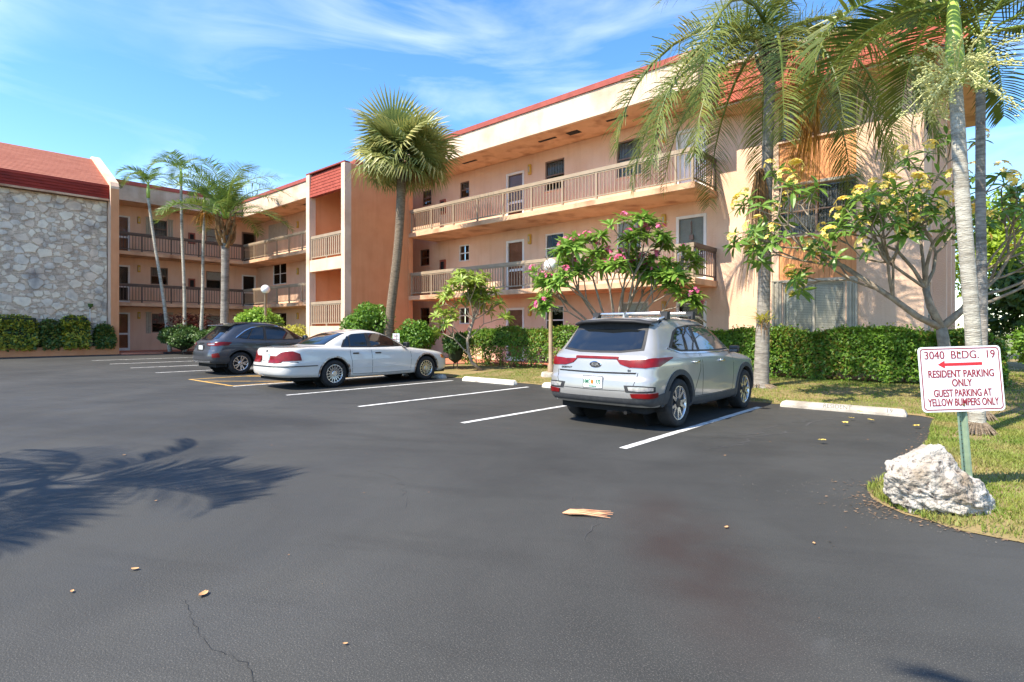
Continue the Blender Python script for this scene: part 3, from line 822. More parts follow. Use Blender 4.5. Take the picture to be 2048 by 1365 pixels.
MB().box(-43, BX + .05, 8.13, 22, 8.45, 8.6).build('soffit', M['slab'], wing)
MB().box(BX + .051, TX0 + .018, BY2 - .05, 22, 8.451, 8.6).build('soffit', M['slab'], wing)
MB().box(BX + .052, BX + .17, 8.13, BY2 - .17, 8.42, 9.27).build('fascia', M['cream'], wing)
MB().box(BX + .052, TX0 - .002, BY2 - .169, BY2 - .052, 8.42, 9.27).build('fascia', M['cream'], wing)
MB().prism([(BX - .25, 9.272), (BX + .22, 9.272), (BX + .14, 9.5), (BX - .25, 9.5)], 'y', 8.13, BY2 - .1).build('roof_cap', M['redcap'], wing)
MB().prism([(BY2 - .22, 9.271), (BY2 + .25, 9.271), (BY2 + .25, 9.5), (BY2 - .14, 9.5)], 'x', BX - .25, TX0 - .002).build('roof_cap', M['redcap'], wing)
MB().box(-43, TX0, BY2 + .26, 22, 9.2, 9.3).box(-43, BX - .26, 8.13, BY2 + .25, 9.2, 9.3).build('roof', M['concrete'], wing)
MB().box(-43, TX0 - .003, 21.7, 22, -.3, 9.19).box(-43, -42.7, 8.13, 21.69, -.3, 9.19).build('rear_wall', M['stucco'], wing)
for (x0, x1) in ((-34.2, -33.6), (-29.6, -28.9)): MB().box(x0, x1, 15.7, 15.82, 8.437, 8.449).build('soffit_vent', M['dark'], wing)

# stone-faced building on the left
st = thing('stone_building', 'building end faced with pale irregular stones under a faded red roof', 'building', (-34.6, 3, 0))
SX = -34.58
sw = MB().box(-43, SX, -9, 7.75, -.3, 8.05).build('wall', M['mortar'], st)
fin = MB().prism([(-34.0, -.3), (-34.0, 8.72), (-34.12, 8.95), (-37.8, 10.98), (-38.1, 10.98), (-38.1, -.3)], 'y', 7.76, 8.12).build('gable_fin', M['stucco'], st)
MB().box(-34.0, -33.997, 7.762, 8.118, .2, 8.6).build('fin_front_shade', M['orange'], st)  # thin sheet that colours the fin's front edge as shaded
MB().box(-34.25, -34.0, -9, 7.758, -.3, .62).build('planter_wall', M['orange'], st)
MB().box(SX + .002, -34.252, -9, 7.757, -.3, .5).build('planter_soil', M['stem'], st)
rf = MB()
rf.prism([(-34.3, 8.78), (-37.9, 10.85), (-43, 10.85), (-43, 8.05), (-34.25, 8.06)], 'y', -9, 7.757)
rf.build('roof', M['roofpink'], st)
for i in range(5):
    z0 = 8.08 + i * .142
    MB().prism([(-34.25, z0), (-34.22 + .012, z0), (-34.24 - .004, z0 + .139), (-34.25, z0 + .139)], 'y', -9, 7.756).build('shingle_course', M['roofred'], st)
n_c = 22
for i in range(n_c):
    t0 = i / n_c; t1 = (i + 1) / n_c
    a = Vector((-34.3 - 3.6 * t0, 8.78 + 2.07 * t0)); b = Vector((-34.3 - 3.6 * t1, 8.78 + 2.07 * t1)); nn_ = Vector((2.07, 3.6)).normalized()
    MB().prism([tuple(a + nn_ * .004), tuple(a + nn_ * .022), tuple(b + nn_ * .006), tuple(b + nn_ * .002)], 'y', -9, 7.755).build('shingle_course', M['roofpink'], st)
MB().box(-34.26, -34.19, -9, 7.754, 7.98, 8.075).build('eave_trim', M['slab'], st)
# irregular stones: power diagram
def stones():
    y0, y1, z0, z1 = -8.9, 7.72, .5, 7.98; SZ = 1.12
    seeds = []
    def ok(p, r, k):
        for q in seeds:
            if (q[0] - p[0]) ** 2 + (q[1] - p[1]) ** 2 < ((q[2] + r) * k) ** 2: return False
        return True
    rg = random.Random(11)
    for r, tries, k in ((.27, 260, .92), (.19, 1100, .86), (.13, 2800, .84), (.09, 3000, .83)):
        for _ in range(tries):
            p = (rg.uniform(y0, y1), rg.uniform(z0, z1) * SZ); rr = r * rg.uniform(.8, 1.2)
            if ok(p, rr, k): seeds.append((p[0], p[1], rr))
    S = np.array(seeds)
    joined = MB(); near = []
    for i, (py, pz, r) in enumerate(seeds):
        d2 = (S[:, 0] - py) ** 2 + (S[:, 1] - pz) ** 2
        idx = np.argsort(d2)[1:20]
        nv = rg.randint(4, 6); a0 = rg.uniform(0, 6.28); st_ = rg.uniform(.85, 1.35)
        poly = []
        for q in range(nv):
            a = a0 + 6.2832 * (q + rg.uniform(-.28, .28)) / nv; rr = r * rg.uniform(.85, 1.6)
            poly.append((py + math.cos(a) * rr * st_, pz + math.sin(a) * rr / st_))
        poly = [(min(y1, max(y0, a)), min(z1 * SZ, max(z0 * SZ, b))) for a, b in poly]
        for j in idx:
            qy, qz, qr = seeds[j]; dx, dzz = qy - py, qz - pz; D = math.hypot(dx, dzz)
            off = (D * D + r * r - qr * qr) / (2 * D); nx, nz = dx / D, dzz / D
            off -= .008
            out = []
            for a, b in zip(poly, poly[1:] + poly[:1]):
                da = (a[0] - py) * nx + (a[1] - pz) * nz - off; db = (b[0] - py) * nx + (b[1] - pz) * nz - off
                if da <= 0: out.append(a)
                if (da < 0 < db) or (db < 0 < da):
                    tt = da / (da - db); out.append((a[0] + (b[0] - a[0]) * tt, a[1] + (b[1] - a[1]) * tt))
            poly = out
            if len(poly) < 3: break
        if len(poly) < 3: continue
        # roughen the outline
        pts = []
        for a, b in zip(poly, poly[1:] + poly[:1]):
            l = math.dist(a, b)
            if l < .012: continue
            k = 1 if l < .1 else 2 if l < .25 else 3
            for t in range(k):
                u = t / k; jn = rg.uniform(-.03, .012) * (0 if t == 0 else 1)
                mx, mz = a[0] + (b[0] - a[0]) * u, a[1] + (b[1] - a[1]) * u
                L_ = math.hypot(mx - py, mz - pz) + 1e-6
                pts.append((mx + (mx - py) / L_ * jn, (mz + (mz - pz) / L_ * jn) / SZ))
        if len(pts) < 3: continue
        cy = sum(p[0] for p in pts) / len(pts); cz = sum(p[1] for p in pts) / len(pts)
        h = rg.uniform(.03, .06) if r > .12 else rg.uniform(.02, .05)
        tx, tz = rg.uniform(-.05, .05), rg.uniform(-.05, .05)
        nP = len(pts); V = []
        for p in pts: V.append((SX + .001, p[0], p[1]))
        for p in pts: V.append((SX + h * .65, p[0], p[1]))
        for p in pts: V.append((SX + h + (p[0] - cy) * tx + (p[1] - cz) * tz, cy + (p[0] - cy) * .95, cz + (p[1] - cz) * .94))
        V.append((SX + h * 1.08, cy, cz)); c = 3 * nP
        Fs = []
        for k in range(nP):
            k2 = (k + 1) % nP
            Fs += [(k, k2, nP + k2, nP + k), (nP + k, nP + k2, 2 * nP + k2, 2 * nP + k), (2 * nP + k, 2 * nP + k2, c)]
        ar = 0
        for a, b in zip(pts, pts[1:] + pts[:1]): ar += a[0] * b[1] - a[1] * b[0]
        near.append((abs(ar) * (1 if 3.3 < cy else .0001), V, Fs, rg.random()))
    near.sort(key=lambda q: -q[0])
    for ar, V, Fs, u in near[:290]:
        MB().add(V, Fs).build('stone', M['stone'] if u < .5 else M['stone2'] if u < .72 else M['stone3'], sw)
    for ar, V, Fs, u in near[290:]: joined.add(V, Fs)
    z = z0
    while z < z1 - .02:
        h_ = rg.uniform(.022, .055); y = 2.6
        while y < y1:
            l_ = rg.uniform(.07, .34); dp = rg.uniform(.008, .026); e = min(y + l_ - .006, y1); zt = z + h_ - .006; tl = rg.uniform(-.006, .006)
            joined.add([(SX + .001, y, z), (SX + .001, e, z + tl), (SX + .001, e, zt + tl), (SX + .001, y, zt), (SX + dp, y + .004, z + .003), (SX + dp, e - .004, z + .003 + tl), (SX + dp, e - .004, zt - .003 + tl), (SX + dp, y + .004, zt - .003)],
                       [(4, 5, 6, 7), (0, 1, 5, 4), (1, 2, 6, 5), (2, 3, 7, 6), (3, 0, 4, 7)])
            y += l_
        z += h_
    o = joined.build('small_stones', M['stone2'], sw); o['kind'] = 'stuff'
stones()
spt = thing('spotlight', 'small dark green spotlight on a white conduit against the stone wall', 'spotlight', (-34.3, 7.0, 2.6))
MB().tube([(-34.46, 7.0, .5), (-34.46, 7.0, 2.55)], .018, 6).build('conduit', M['white'], spt)
MB().lathe([(.02, -.1), (.09, -.06), (.12, .1), (.1, .1), (.0, .02)], 12, (-34.36, 7.0, 2.65)).build('lamp_head', M['hedged'], spt)
MB().box(-34.5, -34.32, 6.97, 7.03, 2.5, 2.56).build('bracket', M['black'], spt)
# ---------------------------------------------------------------- cars
def paint(name, c, metal=.0, rough=.3, c2=None):
    return pmat(name, c, c2, 2.0, rough, metal=metal, spec=.5, coat=1.0, bump=0)
M['silver'] = paint('silver_car_paint', (.38, .375, .36), .4, .32, (.34, .335, .32))
M['carwhite'] = paint('white_car_paint', (.64, .625, .59), 0, .35, (.59, .577, .545))
M['carblue'] = paint('dark_slate_car_paint', (.058, .064, .078), .3, .3, (.05, .055, .068))
M['cladding'] = pmat('grey_cladding', (.04, .042, .045), (.055, .057, .06), 20, .6)
M['carglass'] = pmat('tinted_car_glass', (.008, .010, .012), None, rough=.03, spec=.8, coat=.5)
M['carglasslight'] = pmat('pale_tinted_glass', (.03, .045, .05), None, rough=.03, spec=.9, coat=.6)
M['tyre'] = pmat('tyre_rubber', (.016, .016, .017), (.024, .024, .024), 20, .8, .3, 60)
M['alloy'] = pmat('alloy_rim', (.62, .62, .63), None, rough=.25, metal=.9)
M['alloydark'] = pmat('dark_rim', (.03, .03, .032), None, rough=.4, metal=.4)
M['chrome'] = pmat('chrome', (.75, .75, .76), None, rough=.12, metal=1.0)
M['taillamp'] = pmat('red_lamp', (.20, .004, .005), (.12, .002, .003), 9, .3, spec=.3, coat=.1)
M['lampclear'] = pmat('clear_lamp', (.34, .33, .33), (.2, .2, .2), 25, .1, spec=.8, coat=1.0)
M['lampamber'] = pmat('amber_lamp', (.6, .18, .03), None, rough=.15, coat=1)
M['under'] = pmat('underbody', (.01, .01, .01), None, rough=.9)
M['plate'] = pmat('plate_white', (.72, .75, .72), None, rough=.35)
M['plategreen'] = pmat('plate_green', srgb(40, 120, 90), None, rough=.4)
M['plateorange'] = pmat('plate_orange', srgb(226, 112, 44), None, rough=.4)
M['seam'] = pmat('panel_gap', (.012, .012, .013), None, rough=.9)
M['rust'] = pmat('worn_chrome', (.6, .6, .6), (.16, .09, .05), 14, .35, metal=.7)

def crom(T, n):
    """Catmull-Rom through the rows of T, monotone limited, n samples per interval"""
    T = np.asarray(T, float); m = len(T); out = []
    D = np.zeros_like(T)
    for i in range(1, m - 1):
        a = T[i] - T[i - 1]; b = T[i + 1] - T[i]
        h = np.where(a * b > 0, 2 * a * b / np.where(a + b == 0, 1, a + b), 0)
        D[i] = h
    D[0] = T[1] - T[0]; D[-1] = T[-1] - T[-2]
    for i in range(m - 1):
        for k in range(n):
            t = k / n
            out.append((2*t**3 - 3*t**2 + 1) * T[i] + (t**3 - 2*t**2 + t) * D[i] + (-2*t**3 + 3*t**2) * T[i + 1] + (t**3 - t**2) * D[i + 1])
    out.append(T[-1])
    return np.array(out)
def car_shell(slices, n_r=3.4, n_f=2.8, per=5, nc=22, ns=56):
    S = crom(slices, per)
    rows = []
    for (zr, zm, zf, yr, yf, w, cr, cf) in S:
        pts = []
        yc0, yc1 = yr + cr, yf - cf
        for k in range(nc + 1):
            th = math.pi / 2 * k / nc
            pts.append((w * math.sin(th) ** (2 / n_r), yc0 - cr * math.cos(th) ** (2 / n_r)))
        for k in range(1, ns):
            pts.append((w * 1.0, yc0 + (yc1 - yc0) * k / ns))
        for k in range(nc + 1):
            th = math.pi / 2 * (1 - k / nc)
            pts.append((w * math.sin(th) ** (2 / n_f), yc1 + cf * math.cos(th) ** (2 / n_f)))
        r = []
        for (x, y) in pts:
            u = (y - yr) / max(1e-6, yf - yr)
            z = zr + (zm - zr) * ss(u / .42) if u < .42 else zm + (zf - zm) * ss((u - .42) / .58)
            bul = 1 - .045 * (2 * u - 1) ** 2
            r.append((x * bul, y, z))
        rows.append(r)
    A = np.array(rows); nj, ni, _ = A.shape
    V = [tuple(p) for row in rows for p in row]
    F = [(j * ni + i, j * ni + i + 1, (j + 1) * ni + i + 1, (j + 1) * ni + i) for j in range(nj - 1) for i in range(ni - 1)]
    off = len(V)
    V += [(-x, y, z) for (x, y, z) in V]
    F += [tuple(off + q for q in reversed(f)) for f in F]
    me = bpy.data.meshes.new('body'); me.from_pydata(V, [], F)
    bm = bmesh.new(); bm.from_mesh(me)
    bmesh.ops.remove_doubles(bm, verts=bm.verts, dist=2e-4)
    bmesh.ops.dissolve_degenerate(bm, edges=bm.edges, dist=1e-4)
    bmesh.ops.recalc_face_normals(bm, faces=bm.faces)
    c = sum((f.normal.z * f.calc_area() for f in bm.faces if f.calc_center_median().z > 1.1))
    if c < 0: bmesh.ops.reverse_faces(bm, faces=bm.faces)
    return bm
def cut_arches(bm, axles, rad, zc):
    for ay in axles:
        dead = [f for f in bm.faces if abs(f.calc_center_median().x) > .45 and math.hypot(f.calc_center_median().y - ay, f.calc_center_median().z - zc) < rad]
        bmesh.ops.delete(bm, geom=dead, context='FACES')
        for v in bm.verts:
            if abs(v.co.x) > .45 and any(e.is_boundary for e in v.link_edges):
                dy, dzz = v.co.y - ay, v.co.z - zc; d = math.hypot(dy, dzz)
                if d < rad * 1.14 and d > .02: v.co.y = ay + dy / d * rad; v.co.z = zc + dzz / d * rad
    bmesh.ops.delete(bm, geom=[v for v in bm.verts if not v.link_faces], context='VERTS')
class Car:
    def __init__(s, name, label, slices, axles, wheel_r, arch_r, paintm, n_r=3.4, n_f=2.8):
        s.t = thing(name, label, 'car', (0, 0, 0), 'cars parked in the bays')
        bm = car_shell(slices, n_r, n_f)
        s.bvh = BVHTree.FromBMesh(bm)
        cut_arches(bm, axles, arch_r, wheel_r)
        me = bpy.data.meshes.new('body'); bm.to_mesh(me); bm.free()
        s.body = obj('body', me, M[paintm], s.t, True)
        s.axles = axles; s.wr = wheel_r; s.ar = arch_r
    def hit(s, p, d):
        h = s.bvh.ray_cast(Vector(p) - Vector(d) * 6, Vector(d))
        if h[0] is None:
            h = s.bvh.find_nearest(Vector(p))
        return h[0], h[1]
    def patch(s, lower, upper, mat, name, d=None, off=.004, nv=6, nu=None, parent=None, thick=.012, sub=4, smooth=True):
        """surface-hugging panel between two matched polylines; d = projection direction or None for nearest point"""
        lower = [Vector(p) for p in lower]; upper = [Vector(p) for p in upper]
        def dens(P):
            o = []
            for a, b in zip(P, P[1:]): o += [a.lerp(b, k / sub) for k in range(sub)]
            return o + [P[-1]]
        lo, up = dens(lower), dens(upper); nu = len(lo); V = []; In = []
        for i in range(nu):
            for j in range(nv + 1):
                p = lo[i].lerp(up[i], j / nv)
                if d is None:
                    q, n, _, _ = s.bvh.find_nearest(p)
                else: q, n = s.hit(p, d)
                if d is not None and n.dot(Vector(d)) > 0: n = -n
                V.append(q + n * off); In.append(q - n * thick)
        F = [(i * (nv + 1) + j, (i + 1) * (nv + 1) + j, (i + 1) * (nv + 1) + j + 1, i * (nv + 1) + j + 1) for i in range(nu - 1) for j in range(nv)]
        nV = len(V); rim = [i * (nv + 1) for i in range(nu)] + [(nu - 1) * (nv + 1) + j for j in range(1, nv + 1)] + [i * (nv + 1) + nv for i in range(nu - 2, -1, -1)] + [j for j in range(nv - 1, 0, -1)]
        m = MB(); m.add(V, F)
        base = len(m.v); k = len(rim)
        m.add([V[i] for i in rim] + [In[i] for i in rim], [(i, (i + 1) % k, k + (i + 1) % k, k + i) for i in range(k)])
        me = m.mesh(name)
        bm = bmesh.new(); bm.from_mesh(me); bmesh.ops.recalc_face_normals(bm, faces=bm.faces); bm.to_mesh(me); bm.free()
        # face outwards
        me.update()
        c = sum((p.normal.dot(Vector(p.center) - Vector((0, p.center.y, .7))) for p in me.polygons[:len(F)]))
        if d is not None: c = -sum(p.normal.dot(Vector(d)) for p in me.polygons[:len(F)])
        if c < 0: me.flip_normals()
        o = obj(name, me, M[mat], parent or s.t, False)
        if smooth: me.polygons.foreach_set('use_smooth', [i < len(F) for i in range(len(me.polygons))])
        return o
    def both(s, lower, upper, mat, name, d=(-1, 0, 0), **k):
        r = []
        for sg in (1, -1):
            f = lambda P: [(sg * p[0], p[1], p[2]) for p in P]
            r.append(s.patch(f(lower), f(upper), mat, name, None if d is None else (sg * d[0], d[1], d[2]), **k))
        return r
    def side(s, lo, up, mat, name, **k):
        return s.both([(1, y, z) for y, z in lo], [(1, y, z) for y, z in up], mat, name, **k)
    def rear(s, lo, up, mat, name, **k):
        return s.patch([(x, 0, z) for x, z in lo], [(x, 0, z) for x, z in up], mat, name, (0, 1, 0), **k)
    def line(s, pts, w=.008, mat='seam', name='panel_gap', d=(-1, 0, 0), off=.0015):
        """thin strip along a polyline, both sides"""
        for sg in (1, -1):
            P = [Vector(p) for p in pts]; lo = []; up = []
            for i, p in enumerate(P):
                t = (P[min(i + 1, len(P) - 1)] - P[max(0, i - 1)]).normalized()
                nrm = Vector((0, -t.z, t.y)) if abs(d[0]) > .5 else Vector((-t.z, 0, t.x))
                lo.append(p - nrm * w / 2); up.append(p + nrm * w / 2)
            f = lambda Q: [(sg * q.x, q.y, q.z) for q in Q]
            s.patch(f(lo), f(up), mat, name, (sg * d[0], d[1], d[2]), off=off, nv=1, thick=.004)
            if abs(d[0]) < .5: break
    def arch_trim(s, w, mat, name, a0=-20, a1=200, off=.014, R0=None):
        R0 = R0 or s.ar
        for ay in s.axles:
            lo, up = [], []
            for k in range(25):
                a = R(a0 + (a1 - a0) * k / 24)
                lo.append((ay + math.cos(a) * R0, s.wr + math.sin(a) * R0)); up.append((ay + math.cos(a) * (R0 + w), s.wr + math.sin(a) * (R0 + w)))
            s.side(lo, up, mat, name, off=off, nv=3, sub=1, thick=.06)
    def wells(s, xin=.52, xout=.86):
        for ay in s.axles:
            for sg in (1, -1):
                m = MB(); n = 28; V = []
                for x in (xin, xout):
                    for k in range(n): a = 2 * math.pi * k / n; V.append((sg * x, ay + math.cos(a) * (s.ar + .004), s.wr + math.sin(a) * (s.ar + .004)))
                m.add(V, [(k, (k + 1) % n, n + (k + 1) % n, n + k) for k in range(n // 2 + 1)] + [tuple(range(n))])
                m.build('wheel_well', M['under'], s.t)
    def finish(s, loc, rz=0.0):
        s.t.location = loc; s.t.rotation_euler = (0, 0, rz)
def wheels(car, track, width, rim_r, kind_, rimmat='alloy'):
    r = car.wr
    h = width / 2
    prof = [(rim_r, -h * .8), (rim_r + .02, -h * .98), (r - .045, -h), (r - .012, -h * .86), (r, -h * .6), (r, h * .6), (r - .012, h * .86), (r - .045, h), (rim_r + .02, h * .98), (rim_r, h * .8)]
    ty = MB().lathe(prof, 40, axis='x').mesh('tyre'); ty.materials.append(M['tyre']); ty.polygons.foreach_set('use_smooth', [True] * len(ty.polygons))
    rm = MB().lathe([(rim_r + .004, h * .82), (rim_r - .012, h * .86), (rim_r - .022, h * .7), (rim_r - .03, 0), (rim_r - .03, -h * .8)], 40, axis='x').mesh('rim'); rm.materials.append(M['alloy']); rm.polygons.foreach_set('use_smooth', [True] * len(rm.polygons))
    bk = MB().lathe([(rim_r - .028, .0), (.0, .0)], 30, axis='x').mesh('brake'); bk.materials.append(M['alloydark'])
    hub = MB().lathe([(.075, h * .45), (.07, h * .72), (.055, h * .78), (0, h * .78)], 20, axis='x').mesh('hub'); hub.materials.append(M['alloy' if kind_ != 'twotone' else 'alloydark'])
    sp = MB(); sp2 = MB()
    def spoke(b, a, r0, r1, w0, w1, x0, x1, tk=.03, tw=0.):
        ca, sa = math.cos(a), math.sin(a); ca2, sa2 = math.cos(a + tw), math.sin(a + tw)
        V = []
        for (rr, ww, xx, c_, s_) in ((r0, w0, x0, ca, sa), (r1, w1, x1, ca2, sa2)):
            for dx in (0, -tk):
                for sd in (-1, 1): V.append((xx + dx, rr * c_ - sd * ww / 2 * s_, rr * s_ + sd * ww / 2 * c_))
        b.add(V, [(0, 1, 5, 4), (2, 6, 7, 3), (0, 4, 6, 2), (1, 3, 7, 5), (0, 2, 3, 1), (4, 5, 7, 6)])
    R1 = rim_r - .012; X0, X1 = h * .68, h * .82
    if kind_ == 'twotone':
        for k in range(5):
            a = 2 * math.pi * k / 5 + .3
            spoke(sp, a - .10, .06, R1, .05, .035, X0, X1, tw=-.16); spoke(sp, a + .10, .06, R1, .05, .035, X0, X1, tw=.16)
            spoke(sp2, a, .05, R1 * .75, .07, .10, X0 - .012, X0 - .006)
            spoke(sp2, a + math.pi / 5, .05, R1, .06, .13, X0 - .03, X0 - .01)
    elif kind_ == 'ten':
        for k in range(5):
            a = 2 * math.pi * k / 5 + .3
            for q in (-.2, .2): spoke(sp, a + q * .8, .05, R1, .045, .036, X0, X1, tw=q * .35)
    else:
        nk = 16
        for k in range(nk):
            a = 2 * math.pi * k / nk
            spoke(sp, a, .06, R1, .014, .016, X0, X1, .02, .42); spoke(sp, a, .06, R1, .014, .016, X0, X1, .02, -.42)
    spm = sp.mesh('spokes'); spm.materials.append(M['alloy'])
    for ay in car.axles:
        for sg in (1, -1):
            w = bpy.data.objects.new('wheel', ty); w.location = (sg * track, ay, r)
            w.rotation_euler = (random.uniform(0, 6), 0, 0 if sg > 0 else math.pi)
            link(w, car.t)
            for nm, me in (('rim', rm), ('brake_disc', bk), ('hub_cap', hub), ('spokes', spm)):
                o = bpy.data.objects.new(nm, me); COL.objects.link(o); o.parent = w
            if kind_ == 'twotone':
                s2 = sp2.mesh('dark_spokes'); s2.materials.append(M['alloydark']); o = bpy.data.objects.new('dark_spokes', s2); COL.objects.link(o); o.parent = w
def underbody(car, y0, y1, w, z=.24):
    MB().box(-w, w, y0, y1, z, z + .12).build('underbody', M['under'], car.t)
def mirror_(car, y, z, x, mat, sz=.1):
    for sg in (1, -1):
        m = MB().box(sg * x, sg * (x + .17), y - sz * .5, y + sz * .6, z - sz * .65, z + sz * .75).mesh(); bevel_mesh(m, .035, 3)
        o = obj('door_mirror', m, M[mat], car.t, True)
        MB().box(sg * (x - .1), sg * (x + .03), y - .02, y + .04, z - .06, z - .02).build('mirror_arm', M['black'], o)
        MB().box(sg * (x + .02), sg * (x + .15), y - sz * .5 - .004, y - sz * .5 + .004, z - .045, z + .055).build('mirror_glass', M['carglass'], o)
def handle_(car, y, z, mat, l=.2):
    for sg in (1, -1):
        q, n = car.hit((sg * 1, y, z), (-sg, 0, 0))
        m = MB().box(q.x - .005 if sg > 0 else q.x - .035, q.x + .035 if sg > 0 else q.x + .005, y - l / 2, y + l / 2, z - .018, z + .018).mesh(); bevel_mesh(m, .012, 2)
        obj('door_handle', m, M[mat], car.t, True)
def plate_(car, z, w=.31, h=.155, code=None, x=0.0, out=.012):
    q, n = car.hit((x, 0, z), (0, 1, 0))
    y = q.y - out
    o = MB().box(x - w / 2, x + w / 2, y - .004, y + .008, z - h / 2, z + h / 2).build('licence_plate', M['plate'], car.t)
    MB().box(x - w / 2 - .012, x + w / 2 + .012, y + .001, y + .02, z - h / 2 - .012, z + h / 2 + .012).build('plate_frame', M['chrome'], o)
    if code:
        text(code[0], .085, (x - .095, y - .006, z + .002), (1, 0, 0), (0, 0, 1), M['plategreen'], o, xs=.62, bold=.002)
        text(code[1], .085, (x + .095, y - .006, z + .002), (1, 0, 0), (0, 0, 1), M['plategreen'], o, xs=.62, bold=.002)
        MB().lathe([(0, 0), (.028, 0)], 12, (0, 0, 0), 'x').mesh()
        b = MB(); n = 12; b.add([(x - .006 + .026 * math.cos(6.283 * k / n), y - .0065, z + .004 + .034 * math.sin(6.283 * k / n)) for k in range(n)], [tuple(range(n))]); b.build('plate_emblem', M['plateorange'], o)
        text(code[2], .026, (x, y - .006, z - .06), (1, 0, 0), (0, 0, 1), M['plategreen'], o, bold=.001)
    return o

# silver compact SUV, rear at local y = 0
SL = [(.34, .25, .25, .12, 4.33, .86, .30, .55), (.42, .33, .32, .03, 4.44, .905, .34, .6), (.56, .50, .46, .0, 4.48, .922, .36, .62),
      (.70, .68, .60, .015, 4.48, .926, .36, .64), (.76, .76, .68, .05, 4.465, .925, .34, .66), (.90, .90, .78, .075, 4.43, .922, .33, .68), (.985, .985, .86, .10, 4.38, .912, .33, .7), (1.04, 1.03, .92, .125, 4.26, .893, .33, .72),
      (1.075, 1.06, .97, .16, 4.0, .878, .33, .7), (1.10, 1.085, 1.02, .19, 3.62, .865, .33, .62), (1.13, 1.115, 1.07, .22, 3.36, .848, .33, .5),
      (1.22, 1.21, 1.17, .30, 3.14, .812, .32, .42), (1.36, 1.37, 1.35, .40, 2.82, .745, .3, .36), (1.47, 1.49, 1.475, .47, 2.56, .684, .28, .32), (1.535, 1.565, 1.545, .50, 2.38, .635, .27, .3),
      (1.575, 1.605, 1.585, .53, 2.24, .57, .27, .3), (1.595, 1.63, 1.605, .6, 2.1, .38, .2, .25), (1.60, 1.638, 1.61, .66, 2.0, 0.0, .15, .2)]
k = Car('suv', 'silver compact SUV with roof bars, parked beside the empty bay', SL, (.90, 3.57), .352, .415, 'silver', 4.2, 2.8)
k.wells(); underbody(k, .25, 4.2, .72)
wheels(k, .80, .235, .245, 'twotone')
k.arch_trim(.075, 'cladding', 'arch_cladding', -32, 212)
k.side([(1.28, .24), (2.2, .23), (3.2, .24)], [(1.34, .40), (2.2, .39), (3.15, .40)], 'cladding', 'sill_cladding', off=.012)
k.both([(0, 0, .30), (.5, 0, .30), (.75, .06, .31), (.91, .3, .33), (.93, .56, .34)], [(0, 0, .46), (.5, 0, .46), (.75, .06, .48), (.91, .3, .52), (.93, .60, .55)], 'cladding', 'bumper_cladding', None, off=.012)
# glass
k.side([(.72, 1.16), (1.0, 1.10), (1.56, 1.085)], [(1.02, 1.385), (1.2, 1.45), (1.62, 1.495)], 'black', 'window_surround', off=.003)
k.side([(1.56, 1.085), (2.4, 1.075), (3.12, 1.09)], [(1.62, 1.495), (2.15, 1.50), (2.50, 1.44)], 'black', 'window_surround', off=.003)
k.side([(.82, 1.165), (1.02, 1.12), (1.60, 1.105)], [(1.06, 1.365), (1.2, 1.425), (1.62, 1.472)], 'carglass', 'rear_side_window', off=.007)
k.side([(1.70, 1.105), (2.4, 1.098), (2.98, 1.11)], [(1.71, 1.472), (2.13, 1.475), (2.46, 1.415)], 'carglasslight', 'front_side_window', off=.007)
k.line([(1, .66, 1.155), (1, 1.0, 1.078), (1, 1.6, 1.066), (1, 2.4, 1.056), (1, 3.14, 1.07)], .014, 'chrome', 'window_trim', off=.006)
k.rear([(-.68, 1.12), (-.35, 1.085), (0, 1.08), (.35, 1.085), (.68, 1.12)], [(-.60, 1.50), (-.35, 1.52), (0, 1.525), (.35, 1.52), (.60, 1.50)], 'black', 'rear_glass_surround', off=.004)
k.rear([(-.63, 1.145), (-.35, 1.11), (0, 1.105), (.35, 1.11), (.63, 1.145)], [(-.585, 1.40), (-.35, 1.42), (0, 1.425), (.35, 1.42), (.585, 1.40)], 'carglass', 'rear_window', off=.009)
k.patch([(-.72, 4, 1.10), (0, 4, 1.08), (.72, 4, 1.10)], [(-.58, 2.5, 1.53), (0, 2.4, 1.56), (.58, 2.5, 1.53)], 'carglass', 'windscreen', (0, -1, 0), off=.005, sub=8, nv=8)
sp_ = MB()
prof = [(-.62, 1.51), (0, 1.53), (.62, 1.51)]
V = []
for x, yb, yf, z in ((-.66, .50, .85, 1.50), (-.45, .36, .85, 1.535), (0, .32, .85, 1.55), (.45, .36, .85, 1.535), (.66, .50, .85, 1.50)):
    V += [(x, yb, z - .012), (x, yb + .02, z + .022), (x, yf, z + .06 if abs(x) < .6 else z + .05), (x, yb + .16, z - .035)]
sp_.add(V, [(i * 4 + a, (i + 1) * 4 + a, (i + 1) * 4 + (a + 1) % 4, i * 4 + (a + 1) % 4) for i in range(4) for a in range(4)])
k.t and sp_.build('roof_spoiler', M['black'], k.t, True)
MB().tube([(-.12, .30, 1.135), (.1, .285, 1.165), (.25, .29, 1.165)], [.02, .016, .008], 6).build('rear_wiper', M['black'], k.t)
